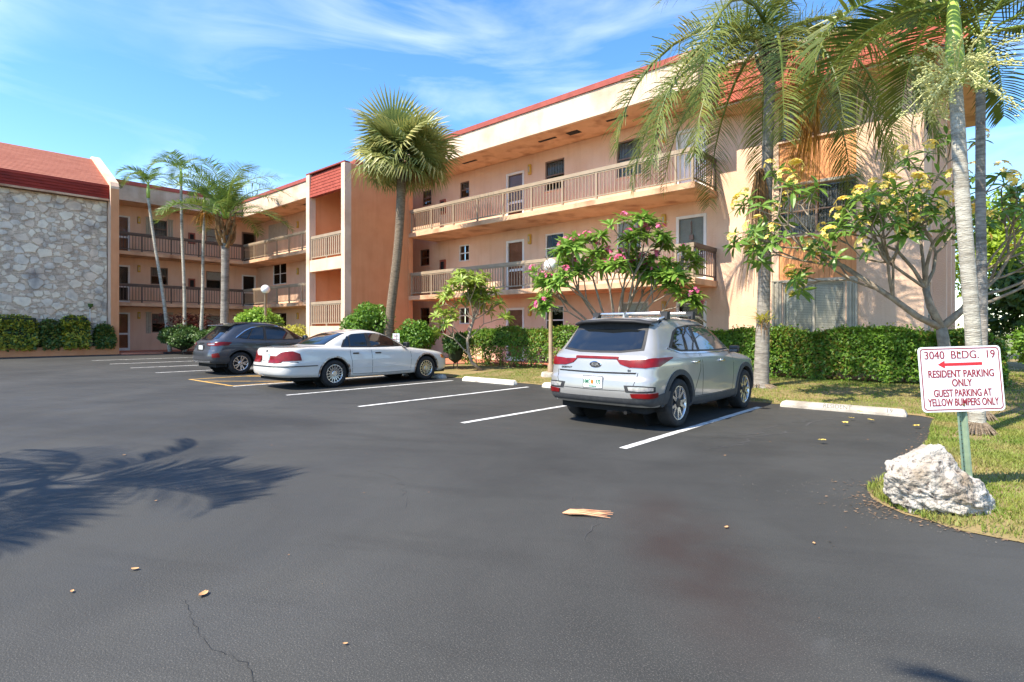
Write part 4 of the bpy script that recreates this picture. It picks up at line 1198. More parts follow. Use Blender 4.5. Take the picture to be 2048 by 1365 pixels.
# lamps
for sg in (1, -1):
    f = lambda P: [(sg * a, b, c) for a, b, c in P]
    k.patch(f([(.40, 0, .955), (.55, 0, .905), (.78, .1, .89), (.90, .3, .905), (.93, .70, 1.02)]), f([(.34, 0, 1.03), (.55, 0, 1.03), (.78, .1, 1.03), (.90, .3, 1.035), (.93, .72, 1.045)]), 'taillamp', 'tail_lamp', None, off=.012, nv=4)
    k.patch(f([(.53, 0, .552), (.7, .03, .547), (.88, .2, .562)]), f([(.50, 0, .645), (.7, .03, .65), (.88, .2, .632)]), 'black', 'lamp_bezel', None, off=.006, nv=4)
    k.patch(f([(.58, 0, .575), (.7, .03, .57), (.84, .17, .58)]), f([(.56, 0, .628), (.7, .03, .632), (.845, .17, .62)]), 'lampclear', 'reverse_lamp', None, off=.012, nv=4)
    k.patch(f([(.62, 0, .475), (.72, .03, .475), (.89, .25, .49)]), f([(.60, 0, .535), (.72, .03, .54), (.885, .25, .555)]), 'taillamp', 'reflector', None, off=.018, nv=3)
    k.patch(f([(.5, 4.4, .72), (.8, 4.2, .76), (.9, 3.95, .84)]), f([(.5, 4.4, .80), (.8, 4.2, .87), (.9, 3.9, .93)]), 'lampclear', 'headlamp', None, off=.01)
k.rear([(-.36, .995), (0, .995), (.36, .995)], [(-.36, 1.03), (0, 1.03), (.36, 1.03)], 'taillamp', 'lamp_bar', off=.012)
k.rear([(-.64, .80), (0, .79), (.64, .80)], [(-.66, .822), (0, .812), (.66, .822)], 'seam', 'tailgate_crease', off=.003, nv=2)
k.rear([(-.60, .565), (0, .555), (.60, .565)], [(-.60, .573), (0, .563), (.60, .573)], 'seam', 'panel_gap', off=.002, nv=1)
for sg in (-1, 1): k.rear([(sg * .61, .57), (sg * .66, .70), (sg * .68, .82)], [(sg * .602, .57), (sg * .652, .70), (sg * .672, .82)], 'seam', 'panel_gap', off=.002, nv=1)
plate_(k, .665, code=('HMC', 'R70', 'SUNSHINE'))
q, _ = k.hit((0, 0, .915), (0, 1, 0))
m = MB(); n = 28
m.add([(.098 * math.cos(6.2832 * i / n), q.y - .012, .915 + .05 * math.sin(6.2832 * i / n)) for i in range(n)] + [(.088 * math.cos(6.2832 * i / n), q.y - .016, .915 + .042 * math.sin(6.2832 * i / n)) for i in range(n)] + [(.098 * math.cos(6.2832 * i / n), q.y + .01, .915 + .05 * math.sin(6.2832 * i / n)) for i in range(n)],
      [(i, (i + 1) % n, n + (i + 1) % n, n + i) for i in range(n)] + [(2 * n + i, 2 * n + (i + 1) % n, (i + 1) % n, i) for i in range(n)])
bd = m.build('badge', M['chrome'], k.t)
MB().add([(.089 * math.cos(6.2832 * i / n), q.y - .013, .915 + .043 * math.sin(6.2832 * i / n)) for i in range(n)], [tuple(range(n))]).build('badge_field', M['black'], bd)
text('KIA', .066, (0, q.y - .0165, .915), (1, 0, 0), (0, 0, 1), M['chrome'], bd, xs=1.15, bold=.003)
text('SPORTAGE', .04, (-.51, k.hit((-.51, 0, .855), (0, 1, 0))[0].y - .004, .855), (1, .0, 0), (0, 0, 1), M['alloydark'], k.t, name='model_lettering', bold=.001)
text('EX', .04, (.55, k.hit((.55, 0, .845), (0, 1, 0))[0].y - .006, .845), (1, 0, 0), (0, 0, 1), M['alloydark'], k.t, name='trim_lettering', bold=.001)
# doors, handles, mirrors, roof bars
k.line([(1, 1.62, 1.09), (1, 1.60, .80), (1, 1.45, .58), (1, 1.37, .42)], .009)
k.line([(1, 1.66, 1.09), (1, 1.69, .8), (1, 1.68, .41)], .009)
k.line([(1, 2.93, 1.09), (1, 2.98, .8), (1, 2.93, .41)], .009)
k.line([(1, 1.36, .41), (1, 2.2, .40), (1, 2.93, .41)], .008)
k.line([(1, .70, .88), (1, 1.4, .90), (1, 2.4, .89), (1, 3.3, .86)], .01, 'silver', 'body_crease', off=.006)
handle_(k, 1.42, .93, 'chrome'); handle_(k, 2.42, .92, 'chrome')
mirror_(k, 2.9, 1.09, .87, 'alloydark', .085)
for sg in (1, -1):
    k.t and MB().tube([(sg * .60, .82, 1.565), (sg * .61, 1.1, 1.625), (sg * .61, 1.7, 1.645), (sg * .60, 2.3, 1.62), (sg * .58, 2.6, 1.545)], .018, 8).build('roof_rail', M['alloy'], k.t, True)
for y, z in ((1.05, 1.672), (1.95, 1.69)):
    b = MB().box(-.62, .62, y - .035, y + .035, z - .018, z + .018).mesh(); bevel_mesh(b, .014, 2)
    cb_ = obj('cross_bar', b, M['alloy'], k.t, True)
    for sg in (1, -1):
        MB().add([(sg * .52, y - .045, z + .022), (sg * .52, y + .045, z + .022), (sg * .66, y - .045, z + .02), (sg * .66, y + .045, z + .02), (sg * .655, y - .055, z - .10), (sg * .655, y + .055, z - .10), (sg * .585, y - .055, z - .10), (sg * .585, y + .055, z - .10), (sg * .55, y - .045, z - .02), (sg * .55, y + .045, z - .02)],
                 [(0, 1, 3, 2), (2, 3, 5, 4), (4, 5, 7, 6), (6, 7, 9, 8), (8, 9, 1, 0), (0, 2, 4, 6, 8), (1, 9, 7, 5, 3)]).build('bar_foot', M['black'], cb_)
MB().add([(-.02, .86, 1.61), (.02, .86, 1.61), (0, 1.06, 1.615), (0, .9, 1.69), (0, .86, 1.68)], [(0, 1, 4), (0, 2, 3, 4), (1, 4, 3, 2)]).build('aerial_fin', M['silver'], k.t)
MB().tube([(.45, .14, .25), (.45, .5, .27)], .028, 10).build('exhaust', M['under'], k.t)
k.finish((-4.51, 6.82, 0))

# white four-door saloon
SL = [(.30, .22, .24, .12, 5.24, .90, .5, .6), (.36, .28, .30, .03, 5.34, .945, .55, .7), (.48, .44, .42, .0, 5.38, .968, .6, .75), (.60, .60, .54, .01, 5.38, .978, .6, .78),
      (.635, .66, .60, .03, 5.35, .978, .58, .8), (.65, .70, .64, .075, 5.33, .975, .55, .8), (.80, .80, .71, .095, 5.29, .965, .55, .82), (.925, .875, .76, .12, 5.22, .950, .52, .85), (.975, .915, .80, .17, 5.08, .938, .5, .9), (.995, .935, .85, .30, 4.8, .926, .5, .9),
      (1.005, .95, .90, .60, 4.35, .910, .45, .75), (1.012, .965, .945, .92, 4.02, .888, .4, .6), (1.03, .99, .98, 1.08, 3.86, .855, .4, .5), (1.10, 1.08, 1.07, 1.22, 3.68, .815, .4, .45), (1.22, 1.215, 1.21, 1.47, 3.40, .745, .38, .42),
      (1.325, 1.335, 1.325, 1.74, 3.12, .68, .35, .4), (1.375, 1.395, 1.38, 1.95, 2.93, .62, .35, .4), (1.40, 1.425, 1.405, 2.1, 2.78, .5, .3, .35), (1.41, 1.437, 1.415, 2.2, 2.68, .3, .2, .25), (1.413, 1.44, 1.418, 2.3, 2.6, 0, .12, .15)]
k = Car('saloon_car', 'white four-door saloon with big red tail lamps and mesh wheels', SL, (1.37, 4.28), .338, .40, 'carwhite', 3.4, 2.6)
k.wells(.55, .90); underbody(k, .3, 5.1, .76, .2)
wheels(k, .845, .22, .222, 'mesh')
k.arch_trim(.04, 'rust', 'arch_trim', -14, 194, .012)
k.side([(1.58, .985), (1.9, .975), (2.42, .965)], [(1.70, 1.16), (1.98, 1.315), (2.42, 1.345)], 'black', 'window_surround', off=.003)
k.side([(2.42, .965), (3.0, .965), (3.66, .98)], [(2.42, 1.345), (2.78, 1.335), (3.06, 1.265)], 'black', 'window_surround', off=.003)
k.side([(1.64, 1.0), (1.74, .995), (1.82, .99)], [(1.75, 1.16), (1.80, 1.23), (1.86, 1.28)], 'carglass', 'quarter_window', off=.007)
k.side([(1.86, .99), (2.1, .985), (2.35, .982)], [(1.90, 1.285), (2.06, 1.315), (2.36, 1.325)], 'carglass', 'rear_side_window', off=.007)
k.side([(2.48, .982), (3.0, .98), (3.52, .992)], [(2.47, 1.325), (2.78, 1.315), (3.04, 1.245)], 'carglass', 'front_side_window', off=.007)
k.patch([(-.70, .9, 1.045), (0, .9, 1.04), (.70, .9, 1.045)], [(-.58, 1.7, 1.335), (0, 1.8, 1.36), (.58, 1.7, 1.335)], 'black', 'rear_glass_surround', (0, 1, 0), off=.004, sub=8, nv=8)
k.patch([(-.665, .9, 1.062), (0, .9, 1.055), (.665, .9, 1.062)], [(-.555, 1.7, 1.318), (0, 1.8, 1.345), (.555, 1.7, 1.318)], 'carglass', 'rear_window', (0, 1, 0), off=.008, sub=8, nv=8)
k.patch([(-.72, 4, 1.0), (0, 4, 1.0), (.72, 4, 1.0)], [(-.58, 3.1, 1.34), (0, 3, 1.37), (.58, 3.1, 1.34)], 'carglass', 'windscreen', (0, -1, 0), off=.005, sub=8, nv=8)
for sg in (1, -1):
    f = lambda P: [(sg * a, b, c) for a, b, c in P]
    k.patch(f([(.22, 0, .685), (.5, 0, .685), (.78, .15, .685), (.92, .35, .69), (.965, .50, .70)]), f([(.22, 0, .815), (.5, 0, .815), (.66, .1, .90), (.88, .3, .925), (.955, .46, .86)]), 'taillamp', 'tail_lamp', None, off=.014, nv=5)
    k.patch(f([(.55, 5.3, .60), (.8, 5.1, .61), (.93, 4.85, .63)]), f([(.55, 5.3, .70), (.8, 5.1, .71), (.93, 4.85, .73)]), 'lampclear', 'headlamp', None, off=.01)
    k.patch(f([(.90, 5.0, .60), (.94, 4.85, .62)]), f([(.90, 5.0, .71), (.94, 4.85, .73)]), 'lampamber', 'side_lamp', None, off=.016)
k.rear([(-.21, .69), (0, .69), (.21, .69)], [(-.21, .84), (0, .84), (.21, .84)], 'chrome', 'plate_recess', off=.006)
plate_(k, .76, .3, .15, None, 0, .018)
q, _ = k.hit((0, 0, .90), (0, 1, 0))
MB().prism([(-.018, .875), (.018, .875), (.03, .915), (.0, .94), (-.03, .915)], 'y', q.y - .012, q.y + .01).build('trunk_emblem', M['seam'], k.t)
k.both([(0, 0, .545), (.5, 0, .545), (.8, .15, .545), (.955, .42, .55), (.975, .9, .55)], [(0, 0, .57), (.5, 0, .57), (.8, .15, .57), (.955, .42, .572), (.975, .9, .57)], 'black', 'bumper_strip', None, off=.012, nv=2)
k.both([(0, 0, .64), (.5, 0, .64), (.8, .15, .64), (.955, .42, .655)], [(0, 0, .652), (.5, 0, .652), (.8, .15, .652), (.955, .42, .667)], 'seam', 'panel_gap', None, off=.003, nv=1)
k.line([(1, 1.80, .97), (1, 1.80, .80), (1, 1.84, .64), (1, 1.86, .34)], .009)
k.line([(1, 2.42, .97), (1, 2.44, .7), (1, 2.45, .30)], .009)
k.line([(1, 3.68, .97), (1, 3.72, .7), (1, 3.70, .30)], .009)
k.line([(1, 1.86, .31), (1, 2.8, .29), (1, 3.70, .30)], .009)
k.line([(1, 1.78, .47), (1, 2.8, .46), (1, 3.85, .47)], .012, 'carwhite', 'side_moulding', off=.010)
handle_(k, 1.95, .83, 'black', .17); handle_(k, 2.62, .825, 'black', .17)
mirror_(k, 3.5, 1.01, .93, 'black', .11)
k.finish((-13.46, 6.12, 0))

# dark slate SUV further left
SL = [(.36, .26, .27, .10, 4.42, .86, .34, .6), (.44, .34, .33, .03, 4.53, .912, .38, .64), (.58, .52, .48, .0, 4.57, .932, .4, .66), (.72, .70, .62, .02, 4.575, .938, .4, .68), (.80, .80, .70, .06, 4.55, .937, .38, .7),
      (.93, .92, .80, .09, 4.50, .93, .38, .7), (1.01, 1.0, .88, .11, 4.42, .918, .38, .75), (1.06, 1.04, .94, .15, 4.25, .90, .38, .75), (1.09, 1.07, .99, .20, 3.95, .882, .38, .7), (1.12, 1.09, 1.04, .25, 3.6, .868, .38, .6), (1.15, 1.125, 1.08, .29, 3.40, .85, .38, .5),
      (1.24, 1.22, 1.18, .39, 3.18, .812, .36, .42), (1.37, 1.38, 1.36, .54, 2.86, .742, .33, .36), (1.48, 1.515, 1.50, .66, 2.58, .68, .3, .32), (1.55, 1.60, 1.575, .70, 2.38, .625, .28, .3), (1.59, 1.645, 1.62, .74, 2.24, .55, .27, .3), (1.61, 1.67, 1.645, .82, 2.1, .36, .2, .25), (1.618, 1.678, 1.65, .9, 2.0, 0, .15, .2)]
k = Car('suv', 'dark slate SUV parked beyond the white saloon and yellow hatching', SL, (.93, 3.64), .352, .42, 'carblue', 3.6, 2.8)
k.wells(); underbody(k, .25, 4.3, .72)
wheels(k, .80, .23, .232, 'ten')
k.arch_trim(.06, 'cladding', 'arch_cladding', -30, 210)
k.side([(1.30, .24), (2.3, .23), (3.28, .24)], [(1.36, .38), (2.3, .37), (3.22, .38)], 'cladding', 'sill_cladding', off=.012)
k.both([(0, 0, .30), (.5, 0, .30), (.75, .06, .31), (.91, .3, .33), (.93, .56, .34)], [(0, 0, .50), (.5, 0, .50), (.75, .06, .51), (.91, .3, .53), (.93, .60, .54)], 'cladding', 'bumper_cladding', None, off=.012)
k.both([(0, 0, .33), (.5, 0, .33), (.7, .05, .34)], [(0, 0, .41), (.5, 0, .41), (.72, .05, .42)], 'alloy', 'skid_plate', None, off=.03)
k.side([(.84, 1.17), (1.05, 1.12), (1.62, 1.095)], [(1.13, 1.36), (1.35, 1.47), (1.70, 1.525)], 'black', 'window_surround', off=.003)
k.side([(1.62, 1.095), (2.4, 1.085), (3.2, 1.10)], [(1.70, 1.525), (2.2, 1.525), (2.58, 1.46)], 'black', 'window_surround', off=.003)
k.side([(.92, 1.175), (1.02, 1.15), (1.14, 1.135)], [(1.16, 1.34), (1.26, 1.40), (1.34, 1.43)], 'carglass', 'quarter_window', off=.007)
k.side([(1.20, 1.13), (1.4, 1.118), (1.68, 1.112)], [(1.40, 1.445), (1.5, 1.475), (1.72, 1.50)], 'carglass', 'rear_side_window', off=.007)
k.side([(1.78, 1.112), (2.4, 1.108), (3.05, 1.12)], [(1.80, 1.50), (2.2, 1.50), (2.54, 1.435)], 'carglass', 'front_side_window', off=.007)
k.line([(1, .80, 1.165), (1, 1.10, 1.375), (1, 1.34, 1.485), (1, 1.70, 1.54), (1, 2.2, 1.54), (1, 2.60, 1.475)], .022, 'chrome', 'window_trim', off=.007)
k.rear([(-.66, 1.14), (-.35, 1.10), (0, 1.095), (.35, 1.10), (.66, 1.14)], [(-.56, 1.52), (-.35, 1.545), (0, 1.55), (.35, 1.545), (.56, 1.52)], 'carglass', 'rear_window', off=.007)
k.patch([(-.72, 4, 1.12), (0, 4, 1.10), (.72, 4, 1.12)], [(-.58, 2.5, 1.56), (0, 2.4, 1.59), (.58, 2.5, 1.56)], 'carglass', 'windscreen', (0, -1, 0), off=.005, sub=8, nv=8)
MB().add([(x, y, z) for x in (-.62, .62) for y, z in ((.48, 1.545), (.50, 1.575), (1.0, 1.645), (.72, 1.53))], [(0, 4, 5, 1), (1, 5, 6, 2), (3, 7, 4, 0), (0, 1, 2, 3), (4, 7, 6, 5)]).build('roof_spoiler', M['carblue'], k.t)
for sg in (1, -1):
    f = lambda P: [(sg * a, b, c) for a, b, c in P]
    k.patch(f([(.45, 0, .955), (.65, .04, .93), (.84, .2, .91), (.93, .55, .93)]), f([(.45, 0, 1.02), (.65, .04, 1.03), (.84, .2, 1.035), (.92, .66, 1.03)]), 'taillamp', 'tail_lamp', None, off=.012, nv=4)
    k.patch(f([(.50, 0, .965), (.65, .04, .955), (.80, .15, .945)]), f([(.50, 0, 1.0), (.65, .04, 1.0), (.80, .15, 1.0)]), 'lampclear', 'reverse_lamp', None, off=.016, nv=3)
    k.patch(f([(.80, .1, .55), (.90, .3, .56)]), f([(.78, .1, .66), (.88, .25, .70)]), 'taillamp', 'reflector', None, off=.012, nv=3)
    MB().tube([(sg * .60, .95, 1.60), (sg * .60, 1.4, 1.66), (sg * .60, 2.0, 1.67), (sg * .58, 2.5, 1.60)], .016, 6).build('roof_rail', M['black'], k.t)
k.rear([(-.28, .75), (0, .745), (.28, .75)], [(-.28, .93), (0, .925), (.28, .93)], 'seam', 'plate_recess', off=.002)
plate_(k, .84)
text('ESCAPE', .06, (0, k.hit((0, 0, .985), (0, 1, 0))[0].y - .006, .985), (1, 0, 0), (0, 0, 1), M['seam'], k.t, name='model_lettering', xs=1.7, bold=.002)
MB().tube([(-.1, .40, 1.12), (.18, .40, 1.15)], [.018, .009], 6).build('rear_wiper', M['black'], k.t)
k.line([(1, 1.72, 1.10), (1, 1.74, .8), (1, 1.72, .40)], .009); k.line([(1, 3.02, 1.10), (1, 3.08, .8), (1, 3.0, .40)], .009); k.line([(1, 1.40, .9), (1, 1.48, .62), (1, 1.44, .40)], .009)
handle_(k, 1.5, .95, 'carblue'); handle_(k, 2.5, .945, 'carblue')
mirror_(k, 3.05, 1.14, .91, 'carblue', .12)
k.finish((-19.25, 6.72, az(-19.25)))
# ---------------------------------------------------------------- vegetation
def unit(a): return a / np.maximum(1e-9, np.linalg.norm(a, axis=-1, keepdims=True))
def leaf_mesh(name, P, D, Nn, Ln, Wd, fold=.25):
    """one folded rhombic leaf per row: base P, direction D, rough normal Nn, length, width"""
    P = np.asarray(P); D = unit(np.asarray(D)); n = len(P)
    S = unit(np.cross(D, Nn)); U = np.cross(S, D)
    Ln = np.broadcast_to(np.asarray(Ln, float), (n,))[:, None]; Wd = np.broadcast_to(np.asarray(Wd, float), (n,))[:, None]
    a = P; t = P + D * Ln - U * Ln * .12
    m = P + D * Ln * .45
    l = m + S * Wd * .5 + U * Wd * fold; r = m - S * Wd * .5 + U * Wd * fold
    V = np.stack([a, l, t, r, m], 1).reshape(-1, 3)
    b = (np.arange(n) * 5)[:, None]
    F = np.concatenate([b + [0, 1, 4], b + [1, 2, 4], b + [4, 2, 3], b + [0, 4, 3]])
    return npmesh(name, V, F)
def rdir(n):
    v = rng.normal(size=(n, 3)); return unit(v)
def hedge_box(root, x0, x1, y0, y1, z0, z1, n, mat, size=.075, bare=.0, core=True, rough=.06, wob=.08):
    """clipped shrub: leaves over a softened box shell"""
    lx, ly, lz_ = x1 - x0, y1 - y0, z1 - z0
    ar = np.array([lx * ly, lx * lz_, lx * lz_ * .5, ly * lz_, ly * lz_]); ar = ar / ar.sum()
    fc = rng.choice(5, n, p=ar); u = rng.random((n, 3))
    P = np.empty((n, 3)); P[:, 0] = x0 + u[:, 0] * lx; P[:, 1] = y0 + u[:, 1] * ly; P[:, 2] = z0 + u[:, 2] * lz_
    Nn = np.zeros((n, 3))
    for k, (ax, val, s) in enumerate(((2, z1, 1), (1, y0, -1), (1, y1, 1), (0, x0, -1), (0, x1, 1))):
        m = fc == k; P[m, ax] = val; Nn[m, ax] = s
    # round the box edges and push leaves a little in and out
    c = np.array([(x0 + x1) / 2, (y0 + y1) / 2, z0]); h = np.array([lx / 2, ly / 2, lz_])
    q = (P - c) / h; ex = 8 if wob < .1 else 4
    nn_ = (np.abs(q) ** ex).sum(1) ** (1 / ex); P = c + q / np.maximum(nn_, .75)[:, None] * h
    wv = np.sin(P[:, 0] * 2.3 + 1) * .5 + np.sin(P[:, 0] * 5.1 + P[:, 2] * 4) * .35 + np.sin(P[:, 2] * 7 + P[:, 0] * 3.1) * .3
    P += Nn * (wv * wob)[:, None] - Nn * np.abs(rng.normal(size=n) * rough)[:, None]
    if bare:
        lim = z0 + bare * (.6 + .4 * np.sin(P[:, 0] * 3.7) + .3 * np.sin(P[:, 0] * 9.1))
        keep = (P[:, 2] > lim) | (rng.random(n) < .16); P = P[keep]; Nn = Nn[keep]; n = len(P)
    D = unit(Nn * .5 + rdir(n) * .9 + np.array([0, 0, -.15]))
    N2 = unit(Nn + rdir(n) * .6 + np.array([0, 0, .5]))
    s = size * rng.uniform(.7, 1.3, n)
    st_ = rng.random(n) < .05; P[st_] += Nn[st_] * rng.uniform(.03, .13, (st_.sum(), 1))
    old = rng.random(n) < (.16 + .14 * np.sin(P[:, 0] * 1.7 + P[:, 2] * 2))
    nw = ~old
    obj('foliage', leaf_mesh('foliage', P[nw], D[nw], N2[nw], s[nw], s[nw] * .62), M[mat], root)
    if mat == 'hedge' or mat == 'hedged': obj('old_foliage', leaf_mesh('old_foliage', P[old], D[old], N2[old], s[old], s[old] * .62), M['hedge2'], root)
    else: obj('old_foliage', leaf_mesh('old_foliage', P[old], D[old], N2[old], s[old], s[old] * .62), M['hedged'], root)
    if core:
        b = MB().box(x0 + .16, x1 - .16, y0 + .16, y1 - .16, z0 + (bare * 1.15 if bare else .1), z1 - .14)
        b.build('dark_core', M['core'], root)
def stems(root, spots, r, zt, mat='stem', name='stem'):
    for (x, y, z) in spots:
        m = MB(); k = [(x, y, z - .05)]
        for i in range(1, 4): k.append((x + random.uniform(-.06, .06) * i, y + random.uniform(-.05, .05) * i, z + (zt - z) * i / 3))
        m.tube(k, [r, r * .8, r * .6, r * .4], 5); m.build(name, M[mat], root)
def blob_shrub(root, c, rad, n, mat, size, clumps=30, core=True, flat=1.0):
    """shrub made of overlapping leaf clumps"""
    c = np.array(c); rad = np.array(rad)
    P = []; Nn = []
    for k in range(clumps):
        d = rdir(1)[0]; d[2] = abs(d[2]) * .9 - .12
        cc = c + d * rad * rng.uniform(.35, .9); rr = rad.mean() * rng.uniform(.2, .36)
        m = n // clumps; q = rdir(m); P.append(cc + q * rr * np.array([1, 1, .85]) * rng.uniform(.75, 1.08, (m, 1))); Nn.append(q)
    P = np.concatenate(P); Nn = np.concatenate(Nn)
    ok = P[:, 2] > c[2] - rad[2] * .95; P, Nn = P[ok], Nn[ok]
    D = unit(Nn * .6 + rdir(len(P)) * .8); s = size * rng.uniform(.7, 1.3, len(P))
    obj('foliage', leaf_mesh('foliage', P, D, unit(Nn + rdir(len(P)) * .5 + [0, 0, .4]), s, s * .55), M[mat], root)
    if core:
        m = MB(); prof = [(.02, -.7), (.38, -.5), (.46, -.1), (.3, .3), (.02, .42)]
        m.lathe([(r_ * rad[0], h * rad[2]) for r_, h in prof], 10, tuple(c)); m.build('dark_core', M['core'], root)

# long clipped hedge in front of the ground floor, two runs either side of the SUV
def hedge_run(label, x0, x1, y0, y1, z1, n, mat='hedge', bare=.4, size=.075, side=None):
    zb = lz((x0 + x1) / 2, y0)
    t = thing('hedge', label, 'hedge', ((x0 + x1) / 2, (y0 + y1) / 2, zb), 'clipped hedges')
    hedge_box(t, x0, x1, y0, y1, zb + .02, z1, n, mat, size, bare)
    stems(t, [(x, (y0 + y1) / 2 + random.uniform(-.15, .15), zb) for x in np.arange(x0 + .15, x1 - .1, .38)], .02, z1 - .4)
    return t
hedge_run('clipped green hedge with bare stems below, behind the lamp post', -15.5, -7.6, 14.35, 15.15, 1.46, 27000, bare=.62)
hedge_run('long clipped green hedge under the blinds window, right of the silver SUV', -7.35, -.15, 15.75, 16.65, 1.42, 36000, bare=.2, size=.08)

def shrub(label, c, rad, n, mat, size=.1, name='shrub', clumps=30):
    t = thing(name, label, 'shrub', (c[0], c[1], c[2] - rad[2]), 'rounded shrubs')
    blob_shrub(t, c, rad, n, mat, size, clumps)
    stems(t, [(c[0] + dx, c[1], c[2] - rad[2]) for dx in (-.12, .1)], .025, c[2])
    return t
shrub('tall bushy shrub at the foot of the leaning fan palm', (-17.5, 11.95, 1.3), (1.15, .9, 1.3), 8000, 'hedge', .12)
shrub('dark rounded shrub right of the leaning fan palm', (-15.35, 12.2, 1.0), (.9, .8, .95), 7000, 'hedge', .1)
shrub('smaller shrub between the saloon bonnet and the hedge', (-14.35, 13.2, .8), (.6, .6, .75), 4000, 'hedged', .1)
shrub('bright lime round bush rising behind the dark SUV roof', (-26.6, 12.0, 1.35), (1.35, 1.2, 1.35), 7000, 'bushb', .17)
shrub('small yellow-green bush between the SUV and the stair tower', (-23.6, 12.1, .85), (.9, .7, .95), 4000, 'bushy', .13)
shrub('dark green shrub by the doorway, left of the dark SUV', (-32.6, 10.6, .95), (1.1, 1.3, .85), 7000, 'hedged', .13)
shrub('dark clipped shrub under the thin palms', (-31.0, 11.6, .9), (1.1, 1.2, .85), 6000, 'hedged', .13)
def planter_shrub(label, y0, y1, z1, mat, n, size=.13):
    t = thing('planter_shrub', label, 'shrub', (-34.1, (y0 + y1) / 2, .5), 'shrubs in the stone wall planter')
    hedge_box(t, -34.62 + .08, -33.72, y0, y1, .55, z1, n, mat, size, .0, rough=.16, wob=.17)
    return t
planter_shrub('yellow-green clipped shrub at the far left of the planter', 2.9, 5.0, 2.13, 'hedgey', 7000)
planter_shrub('thin brownish shrub between the two yellow-green planter shrubs', 5.02, 5.75, 1.95, 'hedged', 2600)
planter_shrub('yellow-green boxy shrub in the middle of the stone wall planter', 5.77, 6.95, 2.16, 'hedgey', 5200)
planter_shrub('dark bushy shrub at the right end of the planter', 7.1, 7.95, 1.7, 'hedged', 3600)
planter_shrub('yellow-green shrub in the planter beyond the picture edge', -1.5, 2.85, 2.1, 'hedgey', 8000)
t = thing('cordyline', 'dark red leafy cordyline clump below the thin palms', 'plant', (-33.4, 10.9, .3))
n = 420
u = rng.random(n) * 6.283; P = np.stack([-33.2 + rng.normal(size=n) * .5, 11.2 + rng.normal(size=n) * .6, rng.uniform(1.3, 2.25, n)], 1)
D = np.stack([np.cos(u), np.sin(u), rng.uniform(-.3, .9, n)], 1)
obj('foliage', leaf_mesh('foliage', P, D, np.tile([0, 0, 1.], (n, 1)), rng.uniform(.3, .5, n), .09), M['redleaf'], t)
stems(t, [(-33.4, 10.9, .3), (-33.1, 11.4, .3), (-33.6, 11.2, .3)], .03, 1.7)

# ---- palms
def frond_mesh(L_, e0, curl, nl, ll, lw, droop, vee=.3, seed=0, pet=.12, plum=0.0, pw=1.25):
    """pinnate frond starting at the origin, arching over +X; returns leaflets and rachis meshes"""
    rg = np.random.default_rng(seed)
    m = 26; pts = []; p = np.zeros(3); a = e0
    az_ = 0.
    for i in range(m + 1):
        pts.append(p.copy())
        a_ = e0 - curl * (i / m) ** pw
        az_ += rg.normal() * .012
        p = p + np.array([math.cos(a_) * math.cos(az_), math.cos(a_) * math.sin(az_), math.sin(a_)]) * L_ / m
    pts = np.array(pts)
    T = unit(np.gradient(pts, axis=0))
    s = np.linspace(pet, .985, nl)
    V = []; F = []
    for side in (-1, 1):
        for k in range(nl):
            t = s[k] + rg.uniform(-.004, .004); f = min(m - 1e-6, max(0, t * m)); i = int(f); fr = f - i
            o = pts[i] * (1 - fr) + pts[min(i + 1, m)] * fr; tg = T[min(i, m)]
            sd = np.cross(tg, [0, 0, 1.]); sd = sd / (np.linalg.norm(sd) + 1e-6) * side; up = np.cross(sd * side, tg)
            el = vee + plum * rg.normal()
            w = (.35 + .9 * math.sin(math.pi * min(1, (t - pet) / (1 - pet) * .9 + .1)) ** .7)
            ln = ll * min(1.1, w) * rg.uniform(.85, 1.1)
            fw = .35 + .55 * t
            d = sd * math.cos(el) + up * math.sin(el) + tg * fw; d /= np.linalg.norm(d)
            q = o; segs = 3
            wd = [lw * .6, lw, lw * .75, .0]
            b = len(V)
            dr = droop * rg.uniform(.7, 1.3)
            for j in range(segs + 1):
                sv = np.cross(d, [0, 0, 1.]); nv = np.linalg.norm(sv)
                sv = tg if nv < .15 else sv / nv
                sv = tg * .7 + sv * .3 if True else sv
                V.append(q + sv * wd[j] / 2); V.append(q - sv * wd[j] / 2)
                q = q + d * ln / segs
                d = d + np.array([0, 0, -1.]) * dr * (j + 1) / segs; d /= np.linalg.norm(d)
            for j in range(segs): F.append((b + 2 * j, b + 2 * j + 1, b + 2 * j + 3, b + 2 * j + 2))
    r = MB(); r.tube([tuple(x) for x in pts[::3]], [max(.006, .028 * (1 - i / 9) * L_ / 2.6) for i in range(len(pts[::3]))], 5)
    nV = len(V)
    V = [tuple(x) for x in V]
    return MB().add(V, F).mesh('frond'), r.mesh('rachis')
def put_frond(root, loc, yaw, mesh2, mat, rmat='shaft', roll=0., name='frond'):
    me, ra = mesh2
    if not me.materials: me.materials.append(M[mat])
    if not ra.materials: ra.materials.append(M[rmat])
    o = bpy.data.objects.new(name, me)
    o.location = loc; o.rotation_euler = (roll, 0, yaw)
    link(o, root)
    r = bpy.data.objects.new('rachis', ra); COL.objects.link(r); r.parent = o
    return o
